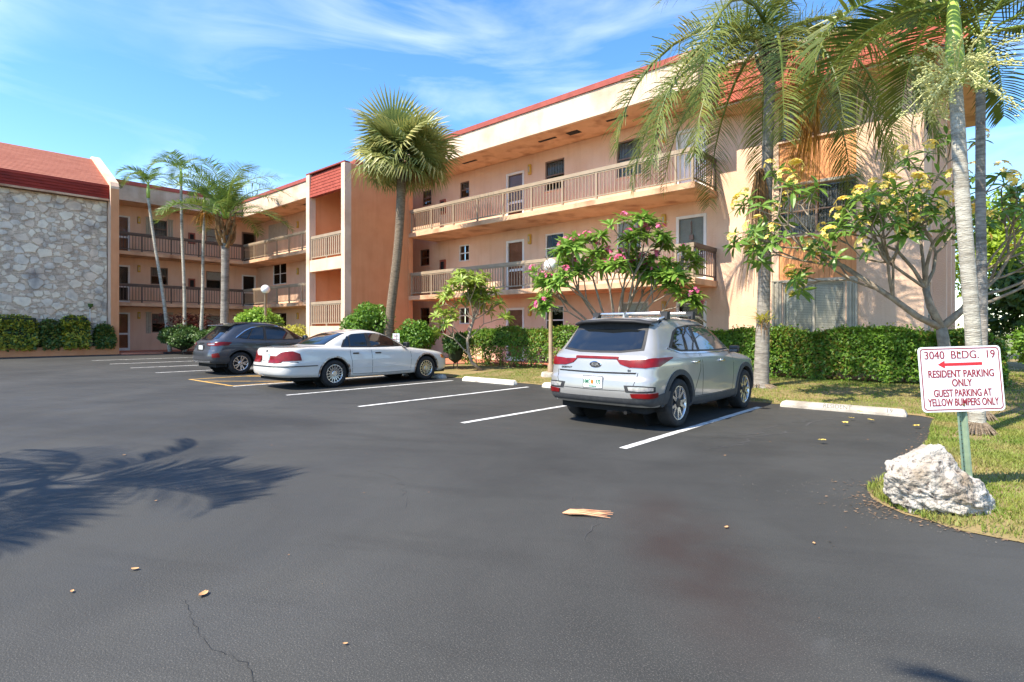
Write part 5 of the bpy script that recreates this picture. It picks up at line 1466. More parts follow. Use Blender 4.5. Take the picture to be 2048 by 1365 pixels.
def trunk_mesh(path, rad, rings, n=14, amp=.03, seed=1):
    rg = random.Random(seed); pts = []; rr = []
    P = [Vector(p) for p in path]; m = len(P) - 1
    for i in range(rings + 1):
        t = i / rings * m; k = min(m - 1, int(t)); f = t - k
        p0, p1, p2, p3 = P[max(0, k - 1)], P[k], P[k + 1], P[min(m, k + 2)]
        c = .5 * ((2 * p1) + (p2 - p0) * f + (2 * p0 - 5 * p1 + 4 * p2 - p3) * f * f + (3 * p1 - p0 - 3 * p2 + p3) * f ** 3)
        r0 = rad[k] + (rad[k + 1] - rad[k]) * f
        pts.append(c); rr.append(r0 * (1 + amp * (1 if i % 2 else -1) * rg.uniform(.3, 1)))
    return MB().tube(pts, rr, n).mesh('trunk')

# queen palm in front of the right-hand windows
qp = thing('palm_tree', 'tall grey-trunked palm with long drooping feather fronds beside the silver SUV', 'palm', (-4.32, 13.5, .1))
B0 = Vector((-4.32, 13.5, .05)); TOP = Vector((-4.12, 13.55, 7.75))
tr = trunk_mesh([B0, B0 + Vector((.0, .0, .25)), Vector((-4.27, 13.5, 2)), Vector((-4.2, 13.52, 5)), TOP], [.24, .17, .138, .122, .112], 70, 16, .018)
obj('trunk', tr, M['ptrunk'], qp, True)
rm_ = MB()
for k in range(40):
    a = random.uniform(0, 6.283); l = random.uniform(.1, .3); rm_.tube([B0 + Vector((math.cos(a) * .18, math.sin(a) * .18, .12)), B0 + Vector((math.cos(a) * (.2 + l), math.sin(a) * (.2 + l), .01))], [.018, .008], 4)
rm_.build('roots', M['ptrunkb'], qp)
for k in range(15):
    a = k * 2.4; z = 7.1 + k * .05
    MB().tube([Vector((TOP.x + math.cos(a) * .12, TOP.y + math.sin(a) * .12, z)), Vector((TOP.x + math.cos(a) * .26, TOP.y + math.sin(a) * .26, z + .22)), Vector((TOP.x + math.cos(a) * .34, TOP.y + math.sin(a) * .34, z + .5))], [.07, .05, .02], 6).build('leaf_base', M['ptrunkb'], qp)
vr = [frond_mesh(5.4, R(72), R(160), 130, .85, .036, .8, .2, 3, .08, .35, .5), frond_mesh(5.2, R(58), R(146), 130, .85, .036, .85, .15, 4, .08, .35, .42), frond_mesh(4.4, R(30), R(117), 115, .8, .036, .9, .1, 5, .08, .35, .45), frond_mesh(3.6, R(82), R(140), 80, .75, .03, .6, .3, 6, .08, .35)]
cr_ = Vector((TOP.x, TOP.y, TOP.z + .15))
yaws = [(222, 0), (240, 1), (204, 1), (256, 2), (190, 2), (270, 0), (288, 2), (312, 2), (345, 1), (18, 1), (38, 2), (52, 0), (75, 1), (110, 0), (140, 1), (165, 0), (30, 3), (120, 3), (215, 3), (300, 3)]
for d_, v in yaws: put_frond(qp, cr_, R(d_ + random.uniform(-5, 5)), vr[v], 'palm', 'palm')
# old golden fruit stalks and dead leaves hanging on the right
def hanging(root, loc, n, ln, spread, mat, name, w=.02, lean=(0, 0)):
    V = []; F = []
    for k in range(n):
        a = random.uniform(0, 6.283); r = random.random() ** .6 * spread
        p = Vector(loc) + Vector((math.cos(a) * r * .3, math.sin(a) * r * .3, random.uniform(-.2, .1)))
        l = ln * random.uniform(.5, 1.05); b = len(V); sa = random.uniform(0, 3.14); sv = Vector((math.cos(sa), math.sin(sa), 0))
        for j in range(5):
            t = j / 4; q = p + Vector((math.cos(a) * r * t + lean[0] * t * t, math.sin(a) * r * t + lean[1] * t * t, -l * t + .12 * math.sin(t * 3.1)))
            ww = w * (1 - .7 * t); V += [tuple(q + sv * ww), tuple(q - sv * ww)]
        for j in range(4): F.append((b + 2 * j, b + 2 * j + 1, b + 2 * j + 3, b + 2 * j + 2))
    return MB().add(V, F).build(name, M[mat], root)
hanging(qp, (-3.35, 13.7, 7.0), 230, 3.0, .36, 'gold', 'fruit_stalk', .008, (-.25, -.1))
hanging(qp, (-3.55, 13.6, 7.3), 120, 1.9, .5, 'gold', 'fruit_stalk', .008, (.2, 0))
hanging(qp, (-4.3, 13.3, 5.0), 90, 2.6, .32, 'drybrown', 'dead_leaf', .012, (-.05, 0))
MB().tube([(TOP.x, TOP.y, 7.7), (-3.7, 13.65, 7.9), (-3.4, 13.7, 7.5), (-3.35, 13.7, 6.9)], [.035, .03, .025, .015], 6).build('stalk', M['gold'], qp)

# pair of foxtail-like palms by the sign
def shaft_palm(label, base, top, r0, r1, shaft_l, fr_l, nfr, tmat, seed, inflo=True, yaw0=0.):
    base, top = Vector(base), Vector(top); t = thing('palm_tree', label, 'palm', base, 'paired palms by the sign')
    path = [base, base + Vector((0, 0, .18)), base.lerp(top, .3) + Vector((.02, 0, 0)), base.lerp(top, .65), top]
    obj('trunk', trunk_mesh(path, [r0 * 1.55, r0 * 1.05, r0, r0 * .96, r1], 110, 16, .014, seed), M[tmat], t, True)
    rt = MB(); rg = random.Random(seed)
    for k in range(60):
        a = rg.uniform(0, 6.283); l = rg.uniform(.05, .16); rt.tube([base + Vector((math.cos(a) * r0, math.sin(a) * r0, .14)), base + Vector((math.cos(a) * (r0 + l * .6), math.sin(a) * (r0 + l * .6), .05)), base + Vector((math.cos(a) * (r0 + l), math.sin(a) * (r0 + l), -.02))], [.016, .012, .006], 4)
    rt.build('roots', M['ptrunkb'], t)
    ax = (top - base).normalized(); ax = (ax + Vector((0, 0, 1))).normalized()
    s_ = MB(); s_.tube([top - ax * .02, top + ax * .12, top + ax * shaft_l * .5, top + ax * shaft_l], [r1 * 1.2, r1 * 1.6, r1 * 1.3, r1 * .8], 16)
    s_.build('crownshaft', M['shaft'], t, True)
    c = top + ax * shaft_l
    vs_ = [frond_mesh(fr_l, R(62), R(125), 46, .62, .055, .42, .45, seed + 1, .14, .15), frond_mesh(fr_l * .95, R(40), R(120), 46, .62, .055, .45, .4, seed + 2, .14, .15), frond_mesh(fr_l * .9, R(18), R(105), 46, .6, .055, .5, .35, seed + 3, .14, .15)]
    for k in range(nfr):
        put_frond(t, c, yaw0 + k * 2.39996, vs_[k % 3], 'palmb', 'shaft')
    if inflo:
        q = MB(); dots = MB()
        for k in range(60):
            a = rg.uniform(0, 6.283); el = rg.uniform(-.8, .8); l = rg.uniform(.35, .88)
            o = top + ax * .05; d = Vector((math.cos(a) * math.cos(el), math.sin(a) * math.cos(el), math.sin(el) + .1)); p1 = o + d * l * .55 + Vector((0, 0, .06)); p2 = o + d * l + Vector((0, 0, -.1))
            q.tube([o + d * r1, p1, p2], [.012, .009, .004], 4, False)
            for j in range(34):
                u = rg.uniform(.25, 1.0); pp = (p1.lerp(p2, (u - .5) * 2) if u > .5 else o.lerp(p1, u * 2)) + Vector((rg.gauss(0, .035), rg.gauss(0, .035), rg.gauss(0, .035)))
                s = rg.uniform(.009, .019)
                dots.add([(pp.x + s, pp.y, pp.z), (pp.x - s, pp.y, pp.z), (pp.x, pp.y + s, pp.z), (pp.x, pp.y - s, pp.z), (pp.x, pp.y, pp.z + s), (pp.x, pp.y, pp.z - s)], [(0, 2, 4), (2, 1, 4), (1, 3, 4), (3, 0, 4), (2, 0, 5), (1, 2, 5), (3, 1, 5), (0, 3, 5)])
        fl = q.build('flower_stalk', M['flowercream'], t); o = dots.build('flower_buds', M['flowercream'], fl); o['kind'] = 'stuff'
    return t
shaft_palm('nearer of two palms by the sign, pale ringed trunk with cream flower cluster', (-.345, 9.65, .05), (-.56, 9.45, 4.66), .088, .074, 1.1, 2.6, 10, 'ptrunkl', 21, True, R(200))
shaft_palm('farther of two palms by the sign, darker grey trunk', (-.36, 11.15, .06), (-.36, 11.2, 5.1), .068, .06, .8, 2.4, 9, 'ptrunk', 31, False, R(60))

# fan palm leaning in front of the stair tower
sb = thing('fan_palm', 'leaning fan palm with a round crown in front of the stair tower', 'palm', (-16.75, 12.05, .1))
ST = Vector((-16.0, 12.2, 7.3))
obj('trunk', trunk_mesh([(-16.85, 12.1, .0), (-16.6, 12.1, 1.8), (-16.15, 12.15, 4.6), ST], [.21, .165, .15, .165], 60, 12, .03, 5), M['ptrunkb'], sb, True)
def fan_mesh(seed, droop):
    rg = np.random.default_rng(seed); V = []; F = []
    n = 42; pl = .72
    r = MB(); r.tube([(0, 0, 0), (pl * .5, 0, .03), (pl, 0, 0)], [.022, .018, .012], 5)
    for k in range(n):
        u = (k / (n - 1) * 2 - 1); a = u * R(128)
        ln = (1.2 - .32 * abs(u) ** 2) * rg.uniform(.92, 1.06)
        d = np.array([math.cos(a), math.sin(a), .15 - .2 * abs(u)]); d /= np.linalg.norm(d); q = np.array([pl - .02, 0, 0.])
        b = len(V); wd = [.012, .055, .05, .0]; sv = np.array([-math.sin(a), math.cos(a), .25 * (1 if k % 2 else -1)])
        dr = droop * rg.uniform(.6, 1.4)
        for j in range(4):
            V += [tuple(q + sv * wd[j] / 2), tuple(q - sv * wd[j] / 2)]
            q = q + d * ln / 3; d = d + np.array([0, 0, -1.]) * dr * (j + .4); d /= np.linalg.norm(d)
        for j in range(3): F.append((b + 2 * j, b + 2 * j + 1, b + 2 * j + 3, b + 2 * j + 2))
    return MB().add(V, F).mesh('fan'), r.mesh('petiole')
fans = [fan_mesh(s, d) for s, d in ((1, .26), (2, .45), (3, .65), (4, .85))]
for k in range(50):
    el = math.asin(-.72 + 1.68 * (k + .5) / 50 if k < 47 else .97); yaw = k * 2.39996
    me, pe = fans[0 if el > .6 else 1 if el > .1 else 2 if el > -.3 else 3]
    mt = 'sabal' if el > -.6 or k % 3 else 'drybrown'
    if not me.materials: me.materials.append(M['sabal'])
    if not pe.materials: pe.materials.append(M['sabal'])
    m_ = me
    if mt == 'drybrown': m_ = me.copy(); m_.materials.clear(); m_.materials.append(M['drybrown'])
    o = bpy.data.objects.new('fan_leaf', m_)
    o.matrix_basis = Matrix.Translation(ST + Vector((0, 0, .25))) @ Matrix.Rotation(yaw, 4, 'Z') @ Matrix.Rotation(-el, 4, 'Y') @ Matrix.Rotation(random.uniform(-.9, .9), 4, 'X') @ Matrix.Scale(random.uniform(.85, 1.32), 4)
    link(o, sb)
    p = bpy.data.objects.new('petiole', pe); COL.objects.link(p); p.parent = o
for k in range(26):
    a = k * 2.4; z = 6.6 + k * .028
    MB().tube([(ST.x + math.cos(a) * .17, ST.y + math.sin(a) * .17, z), (ST.x + math.cos(a) * .32, ST.y + math.sin(a) * .32, z + .3)], [.05, .02], 5).build('leaf_base', M['ptrunkb'], sb)

# feather palm in the court corner
cp = thing('palm_tree', 'stout feather palm standing in the court corner behind the dark SUV', 'palm', (-30.6, 11.9, .2))
obj('trunk', trunk_mesh([(-30.6, 11.9, .1), (-30.5, 11.9, 3), (-30.4, 11.9, 6.6)], [.23, .19, .2], 50, 12, .02, 9), M['ptrunk'], cp, True)
for k in range(26):
    a = k * 2.4; z = 5.7 + k * .05
    MB().tube([(-30.4 + math.cos(a) * .22, 11.9 + math.sin(a) * .22, z), (-30.4 + math.cos(a) * .42, 11.9 + math.sin(a) * .42, z + .3), (-30.4 + math.cos(a) * .5, 11.9 + math.sin(a) * .5, z + .7)], [.1, .07, .02], 6).build('leaf_base', M['drybrown'], cp)
fv = [frond_mesh(4.0, R(84), R(105), 56, .75, .05, .4, .35, 51, .12, .2), frond_mesh(4.0, R(62), R(100), 56, .75, .05, .45, .3, 52, .12, .2), frond_mesh(3.6, R(30), R(85), 56, .75, .05, .5, .3, 53, .12, .2)]
for k in range(24): put_frond(cp, (-30.4, 11.9, 7.2), k * 2.39996, fv[k % 3], 'palmf', 'shaft')
# three thin palms
def thin_palm(label, b, t_, seed, n=7, gold=False):
    t = thing('palm_tree', label, 'palm', b, 'thin palms in the court')
    b, t_ = Vector(b), Vector(t_)
    obj('trunk', trunk_mesh([b, b.lerp(t_, .35) + Vector((.05, .03, 0)), b.lerp(t_, .7), t_], [.11, .085, .075, .068], 60, 8, .03, seed), M['ptrunkl'], t, True)
    MB().tube([t_, t_ + Vector((0, 0, .3)), t_ + Vector((0, 0, .75))], [.08, .095, .05], 10).build('crownshaft', M['shaft'], t, True)
    v_ = [frond_mesh(1.75, R(70), R(135), 30, .5, .06, .4, .4, seed, .14, .1), frond_mesh(1.7, R(42), R(115), 30, .5, .06, .45, .4, seed + 1, .14, .1)]
    for k in range(n): put_frond(t, t_ + Vector((0, 0, .72)), k * 2.39996 + seed, v_[k % 2], 'palmf', 'shaft')
    if gold: hanging(t, tuple(t_ + Vector((0, 0, .05))), 90, .75, .55, 'gold', 'fruit_cluster', .022)
thin_palm('thin palm with the leaning trunk, leftmost in the court', (-33.4, 10.25, .3), (-33.6, 9.3, 8.3), 61)
thin_palm('tallest thin palm, upright between two others in the court', (-32.6, 10.7, .3), (-32.7, 10.55, 9.1), 65)
thin_palm('thin palm with yellow fruit cluster, rightmost of the three in the court', (-31.9, 11.2, .3), (-32.0, 11.45, 7.7), 69, 7, True)

# ---- frangipani trees: forking bare limbs with leaf rosettes and flowers at the tips
def rosette(seed, n=14, ln=.3, w=.085, up=.35):
    rg = np.random.default_rng(seed); V = []; F = []
    for k in range(n):
        a = k * 2.39996 + rg.uniform(-.2, .2); el = up + rg.uniform(-.5, .55) - .25 * (k / n); l = ln * rg.uniform(.7, 1.15)
        d = np.array([math.cos(a) * math.cos(el), math.sin(a) * math.cos(el), math.sin(el)]); s = np.cross(d, [0, 0, 1.]); s /= np.linalg.norm(s) + 1e-6; u = np.cross(s, d)
        q = np.array([0, 0, rg.uniform(-.06, .03)]); b = len(V)
        for j, wd in enumerate((.012, w * .75, w, .75 * w, 0.0)):
            V += [tuple(q + s * wd / 2 + u * wd * .14), tuple(q), tuple(q - s * wd / 2 + u * wd * .14)]
            q = q + d * l / 4; d = d + np.array([0, 0, -.16]); d /= np.linalg.norm(d)
        for j in range(4):
            c = b + 3 * j; F += [(c, c + 1, c + 4, c + 3), (c + 1, c + 2, c + 5, c + 4)]
    return MB().add(V, F).mesh('leaf_rosette')
def flower_cluster(seed, n=8, r=.12, s=.062):
    rg = random.Random(seed); V = []; F = []
    for k in range(n):
        a = rg.uniform(0, 6.283); el = rg.uniform(-.35, 1.45); c = Vector((math.cos(a) * math.cos(el) * r, math.sin(a) * math.cos(el) * r, math.sin(el) * r * .8 + .04)); nz = (c + Vector((0, 0, .04))).normalized()
        x = nz.orthogonal().normalized(); y = nz.cross(x)
        for p in range(5):
            w = 6.283 * p / 5 + a; d = x * math.cos(w) + y * math.sin(w); sd = nz.cross(d); b = len(V)
            V += [tuple(c), tuple(c + d * s * .6 + sd * s * .42 + nz * .012), tuple(c + d * s * 1.15 + nz * .004), tuple(c + d * s * .6 - sd * s * .36 + nz * .012)]; F.append((b, b + 1, b + 2, b + 3))
    return MB().add(V, F).mesh('flower_cluster')
def frangipani(name, label, base, trunkpath, limbs, depth, leafmat, rosn, rosl, flmat, flp, seed, spread=.62, r0=.1, l0=.7, shrink=.72, upb=.25, keep=None):
    rg = random.Random(seed); t = thing(name, label, 'tree', base)
    seg = MB(); tips = []
    def grow(p, d, l, r, lev):
        p = Vector(p); d = Vector(d).normalized()
        k1 = p + d * l * .5 + Vector((rg.gauss(0, .04), rg.gauss(0, .04), 0)) * l; k2 = p + (d * 1.0 + Vector((0, 0, upb * .5))).normalized() * l
        seg.tube([p, k1, k2], [r, r * .88, r * .78], 7 if r > .03 else 5, False)
        if lev == 0: tips.append((k2, (k2 - k1).normalized())); return
        nb = 3 if rg.random() < .42 else 2
        a0 = rg.uniform(0, 6.283); dd = (k2 - k1).normalized(); x = dd.orthogonal().normalized(); y = dd.cross(x)
        for b in range(nb):
            w = a0 + 6.283 * b / nb + rg.uniform(-.4, .4); sp = spread * rg.uniform(.7, 1.25)
            nd_ = dd * math.cos(sp) + (x * math.cos(w) + y * math.sin(w)) * math.sin(sp) + Vector((0, 0, upb))
            grow(k2, nd_, l * shrink * rg.uniform(.75, 1.2), r * .72, lev - (1 if rg.random() < .85 or lev == 1 else 2))
    tp = [Vector(q) for q in trunkpath]
    seg.tube(tp, [r0 * (1 - .3 * i / max(1, len(tp) - 1)) for i in range(len(tp))], 9)
    for (o, d, l, lev, rr) in limbs: grow(o, d, l, rr, lev)
    seg.build('limbs', M['bark'], t, True)
    rs = [rosette(seed * 10 + i, rosn, rosl, rosl * .26) for i in range(4)]
    for me in rs: me.materials.append(M[leafmat])
    fs = [flower_cluster(seed * 10 + i, 5 + 2 * i) for i in range(4)]
    for me in fs: me.materials.append(M[flmat or 'petaly'])
    for (p, d) in tips:
        if keep and (p - Vector(keep[0])).cross(Vector(keep[1])).length < .36: continue
        o = bpy.data.objects.new('leaf_rosette', rng.choice(rs)); up = (d + Vector((0, 0, .6))).normalized()
        o.matrix_basis = Matrix.Translation(p) @ up.to_track_quat('Z', 'Y').to_matrix().to_4x4() @ Matrix.Rotation(rg.uniform(0, 6.28), 4, 'Z') @ Matrix.Scale(rg.uniform(.75, 1.15), 4)
        link(o, t)
        if flmat and rg.random() < flp:
            f = bpy.data.objects.new('flower_cluster', rng.choice(fs)); f.matrix_basis = Matrix.Translation(p + up * .1) @ up.to_track_quat('Z', 'Y').to_matrix().to_4x4() @ Matrix.Scale(rg.uniform(.6, 1.1), 4); link(f, t); f['kind'] = 'stuff'
    return t, len(tips)
CR = Vector((.7472, .6644, 0)); CF = Vector((-.6645, .7474, 0))          # picture right / away, as ground directions
def cv(r, f, u): return CR * r + CF * f + Vector((0, 0, u))
# pink-flowered, many stems fanning up behind the silver SUV
pb = Vector((-7.85, 13.05, .1))
limbs = []
for i, (r_, u_) in enumerate(((-.95, .85), (-.7, 1.1), (-.42, 1.3), (-.15, 1.4), (.12, 1.4), (.35, 1.3), (.62, 1.1), (-.55, .8), (.2, 1.1), (.5, .9))):
    limbs.append((pb + cv(r_ * .25, random.uniform(-.1, .1), 1.1), cv(r_ * 1.1, random.uniform(-.4, .4), u_), 1.4 + .15 * (i % 3), 3, .032))
for i, (r_, u_) in enumerate(((-1.2, .55), (-.6, .7), (.1, .8), (.7, .7), (1.1, .6), (-.2, .9), (.4, 1.0))):
    limbs.append((pb + cv(r_ * .35, random.uniform(-.2, .2), 1.35), cv(r_, random.uniform(-.6, .1), u_), 1.0, 3, .026))
tt = frangipani('frangipani_tree', 'pink-flowered frangipani with fanning bare stems, behind the silver SUV', pb, [pb, pb + Vector((0, 0, .6)), pb + Vector((0, 0, 1.15))], limbs, 3, 'plume', 14, .40, 'petalp', .26, 3, .5, .14, 1.0, .5, .10, ((-10.05, 13.0, 3.3), Vector((-10.05, 13.0, 1.9)).normalized()))
# small one without flowers left of the lamp post
sbase = Vector((-13.05, 13.15, .1))
s1 = sbase + cv(-.45, 0, 1.0); s2 = sbase + cv(-.25, 0, 1.65)
limbs = [(s2, cv(-.6, .2, .9), .6, 2, .024), (s2, cv(.5, -.2, 1), .6, 2, .024), (s2, cv(0, .3, 1), .65, 2, .024), (s1 + Vector((0, 0, .3)), cv(.5, .4, .9), .7, 2, .02), (sbase + cv(-.35, 0, .45), cv(-1, .1, 1.0), .95, 2, .026), (s1, cv(-.8, -.4, .7), .7, 2, .02), (s2, cv(.9, .1, .5), .75, 2, .02), (s2, cv(-.2, -.4, 1.1), .8, 3, .024), (s2, cv(.25, .2, 1.2), .8, 3, .024), (s2, cv(-.9, .2, .6), .8, 2, .02), (s1, cv(.9, -.2, .8), .9, 2, .02)]
frangipani('frangipani_tree', 'small frangipani without flowers left of the lamp post', sbase, [sbase, sbase + cv(-.3, 0, .25), sbase + cv(-.42, 0, .6), s1, s2], [(o_, d_, l_ * .85, lv, r_) for o_, d_, l_, lv, r_ in limbs], 2, 'plumel', 15, .34, None, 0, 5, .66, .06, .7, .66, .12)
# large yellow-flowered one by the building corner
yb = Vector((-.95, 13.2, .1))
y1 = yb + cv(-.05, 0, 1.35)
yl = y1 + cv(-.9, .0, .55); yl2 = yl + cv(-.95, 0, .62)
y2 = yb + cv(-.35, 0, 2.1)
limbs = [(yl2, cv(-1.2, -.1, .45), .85, 3, 0.026), (yl2, cv(-.7, .4, .9), .75, 3, 0.027), (yl, cv(-.5, -.5, 1.0), .75, 3, 0.031), (yl, cv(-.9, .4, .5), .8, 3, 0.027),
         (y2, cv(-.7, .1, 1.0), .85, 3, 0.037), (y2, cv(-.1, -.4, 1.1), .85, 3, 0.037), (y2, cv(.5, .3, .9), .8, 3, 0.034), (y1 + cv(.35, 0, .3), cv(.9, .2, .75), .95, 3, 0.037), (y1 + cv(.35, 0, .3), cv(1.1, -.4, .5), .95, 3, 0.034), (y1 + cv(.7, 0, .6), cv(.9, 0, 1.1), .9, 3, 0.034), (yl2, cv(-1.0, .3, .15), .7, 3, 0.027), (yl, cv(-.2, -.3, .9), .7, 3, 0.027), (y2, cv(-1.0, -.2, .55), .9, 3, 0.031), (y2, cv(.1, .3, 1.2), 1.0, 3, 0.034), (y1 + cv(.7, 0, .6), cv(1.2, .2, .3), 1.0, 3, 0.031), (y1 + cv(.35, 0, .3), cv(.3, -.3, .9), .8, 3, 0.031)]
tt, nt_ = frangipani('frangipani_tree', 'large yellow-flowered frangipani by the building corner, behind the sign', yb, [yb, yb + cv(.05, 0, .7), y1], limbs, 3, 'plumed', 8, .30, 'petaly', .6, 8, .58, .13, .8, .72, .06)
ex_ = MB(); ex_.tube([y1, y1 + cv(-.45, 0, .22), yl, yl2], [.07, .06, .052, .042], 8); ex_.tube([y1, yb + cv(-.25, 0, 1.75), y2], [.075, .065, .052], 8); ex_.tube([y1, y1 + cv(.35, 0, .3), y1 + cv(.7, 0, .6)], [.08, .065, .055], 8)
ex_.build('limbs', M['bark'], tt, True)

# bromeliad growing on the palm trunk
br = thing('bromeliad', 'yellow-green bromeliad clinging to the drooping palm trunk', 'plant', (-4.25, 13.3, 1.65))
n = 34; a = rng.random(n) * 6.283
D = np.stack([np.cos(a), np.sin(a), rng.uniform(.1, 1.2, n)], 1); P = np.tile([-4.22, 13.33, 1.6], (n, 1)) + rng.normal(size=(n, 3)) * .05
obj('leaf_rosette', leaf_mesh('leaf_rosette', P, D, np.tile([0, 0, 1.], (n, 1)), rng.uniform(.25, .42, n), .045), M['bushy'], br)
hanging(br, (-4.22, 13.33, 1.6), 20, .3, .15, 'drybrown', 'aerial_root', .01)

# trees beyond the building on the right
def broad_tree(label, c, r, h, n, mat, seed, size=.26):
    rg = np.random.default_rng(seed); t = thing('tree', label, 'tree', (c[0], c[1], 0), 'trees beyond the lawn')
    b = MB(); b.tube([(c[0], c[1], -.2), (c[0] + .1, c[1], h * .3), (c[0], c[1] + .1, h * .6)], [.22, .16, .09], 8)
    P = []; Nn = []
    for k in range(26):
        d = unit(rg.normal(size=3)); d[2] = d[2] * .8
        cc = np.array([c[0], c[1], h * .58]) + d * np.array([r, r, h * .4]) * rg.uniform(.3, .85)
        rr = r * rg.uniform(.22, .4); m = n // 26; q = unit(rg.normal(size=(m, 3))); P.append(cc + q * rr * rg.uniform(.5, 1.05, (m, 1))); Nn.append(q)
        b.tube([(c[0], c[1], h * .35), tuple((np.array([c[0], c[1], h * .5]) + cc) / 2), tuple(cc)], [.06, .04, .015], 4, False)
    b.build('trunk', M['stem'], t)
    P = np.concatenate(P); Nn = np.concatenate(Nn); D = unit(Nn * .4 + unit(rg.normal(size=P.shape)) + [0, 0, -.3]); s = size * rg.uniform(.7, 1.3, len(P))
    obj('crown', leaf_mesh('crown', P, D, unit(Nn + [0, 0, .6]), s, s * .5), M[mat], t)
broad_tree('bright lime-green tree beyond the right edge of the building', (1.0, 33, 0), 3.8, 8.4, 9000, 'bgtree', 1)
broad_tree('dark leafy tree low behind the frangipani on the right', (1.2, 25.5, 0), 2.3, 4.4, 8000, 'bgdark', 2)
broad_tree('dark green tree at the far right picture edge', (4.6, 27, 0), 3.0, 5.6, 6000, 'bgdark', 3)
broad_tree('lime-green tree further off at the right edge', (6.5, 38, 0), 4.6, 9.0, 6000, 'bgtree', 4)
shrub('dark green shrub at the end of the long hedge', (.9, 19.5, .9), (1.4, 1.2, 1.0), 6000, 'hedge', .12)

# palms behind the camera whose crowns throw the shadows at the lower left
def shadow_palm(label, x, y, h, seed, n):
    t = thing('palm_tree', label, 'palm', (x, y, 0), 'palms behind the viewer')
    obj('trunk', trunk_mesh([(x, y, -.1), (x, y, h * .5), (x, y, h)], [.16, .12, .11], 40, 8, .02, seed), M['ptrunk'], t, True)
    v_ = [frond_mesh(2.3, R(40), R(95), 40, .6, .05, .4, .35, seed, .14, .1), frond_mesh(2.2, R(15), R(80), 40, .6, .05, .45, .35, seed + 1, .14, .1)]
    for k in range(n): put_frond(t, (x, y, h), k * 2.39996 + .3, v_[k % 2], 'palmb', 'shaft')
shadow_palm('palm behind the viewer whose frond tips shade the bottom right asphalt', -.05, -2.93, 5.0, 91, 9)
shadow_palm('palm outside the picture whose crown shades the asphalt at lower left', -7.7, -3.25, 5.2, 81, 11)

# ---- grass
def grass(name, n, box, test, hmin, hmax, mat, wid=.006):
    x = rng.uniform(box[0], box[1], n); y = rng.uniform(box[2], box[3], n)
    k = np.array([test(a, b) and (mn.noise(Vector((a * 1.3, b * 1.3, 0))) + .35 * mn.noise(Vector((a * 5, b * 5, 3))) > random.uniform(-.75, .12)) for a, b in zip(x, y)]); x, y = x[k], y[k]; n = len(x)
    z = np.array([lz(a, b) for a, b in zip(x, y)]) - .012
    a = rng.random(n) * 6.283; h = rng.uniform(hmin, hmax, n); ln = rng.uniform(.2, .9, n) * h; w = wid * rng.uniform(.7, 1.4, n)
    b_ = rng.random(n) * 6.283
    P = np.stack([x, y, z], 1); S = np.stack([np.cos(a) * w, np.sin(a) * w, np.zeros(n)], 1); Tp = P + np.stack([np.cos(b_) * ln, np.sin(b_) * ln, h], 1)
    Md = P + np.stack([np.cos(b_) * ln * .35, np.sin(b_) * ln * .35, h * .62], 1)
    V = np.stack([P - S, P + S, Md + S * .7, Md - S * .7, Tp], 1).reshape(-1, 3)
    i = (np.arange(n) * 5)[:, None]
    F = np.concatenate([i + [0, 1, 2], i + [0, 2, 3], i + [3, 2, 4]])
    o = obj(name, npmesh(name, V, F), M[mat], None)
    o['kind'] = 'stuff'
    return o
M['grass'] = pmat('grass_blade', srgb(104, 130, 44), srgb(140, 146, 66), 1.6, .6, trans=.25, c3=srgb(176, 154, 104), s3=.9)
LAWN_P = np.concatenate([EDGE, [[14, 30], [-34, 30]]])
def in_right(x, y):
    a, b = LAWN_P, np.roll(LAWN_P, -1, 0)
    c = ((a[:, 1] > y) != (b[:, 1] > y)) & (x < (b[:, 0] - a[:, 0]) * (y - a[:, 1]) / (b[:, 1] - a[:, 1] + 1e-12) + a[:, 0])
    return bool(c.sum() % 2) and x > -1.1
def in_strip(x, y): return x < -.8 and y > 11.42 and not (y > 15.6 and x < -6.8)
g1 = grass('grass', 110000, (-1.05, 2.6, 4.9, 11.5), in_right, .02, .06, 'grass', .0045)
g2 = grass('grass', 70000, (-12.6, -.8, 11.38, 16.3), in_strip, .02, .05, 'grass', .006)
g3 = grass('grass', 30000, (-.8, 6, 11.5, 24), lambda x, y: True, .03, .06, 'grass', .009)
g1['label'] = 'short patchy grass around the sign and boulder'; g2['label'] = 'short grass strip between the bays and the hedges'; g3['label'] = 'grass running back beside the building end'
# ---------------------------------------------------------------- street furniture and small things
# parking sign
t = thing('parking_sign', 'white sign with red lettering reading 3040 BLDG. 19 on a green post', 'sign', (-.32, 6.08, .05))
rgt = Vector((.7472, .6644, 0)); up = Vector((0, 0, 1)); bk = Vector((-.6645, .7474, 0))
rot = Matrix.Rotation(R(-1.6), 3, -bk)
upl = (up + bk * .075).normalized(); ro = math.radians(1.6)
X_ = (rgt * math.cos(ro) + upl * math.sin(ro)).normalized(); U_ = (upl * math.cos(ro) - rgt * math.sin(ro)).normalized(); N_ = X_.cross(U_)
ctr = Vector((0, 0, 1.4)) + (FWD + rgt * ((1923 - 1024) / 1125) + up * ((662 - 758) / 1125)) * 4.72
SW, SH = .695, .545
def srect(w, h, r, d, n=6):
    pts = []
    for sx, sy, a0 in ((1, 1, 0), (-1, 1, 90), (-1, -1, 180), (1, -1, 270)):
        for k in range(n + 1):
            a = R(a0 + 90 * k / n); pts.append(ctr + X_ * (sx * (w / 2 - r) + r * math.cos(a)) + U_ * (sy * (h / 2 - r) + r * math.sin(a)) + N_ * d)
    return pts
a = srect(SW, SH, .035, 0); b = srect(SW, SH, .035, -.004); n = len(a)
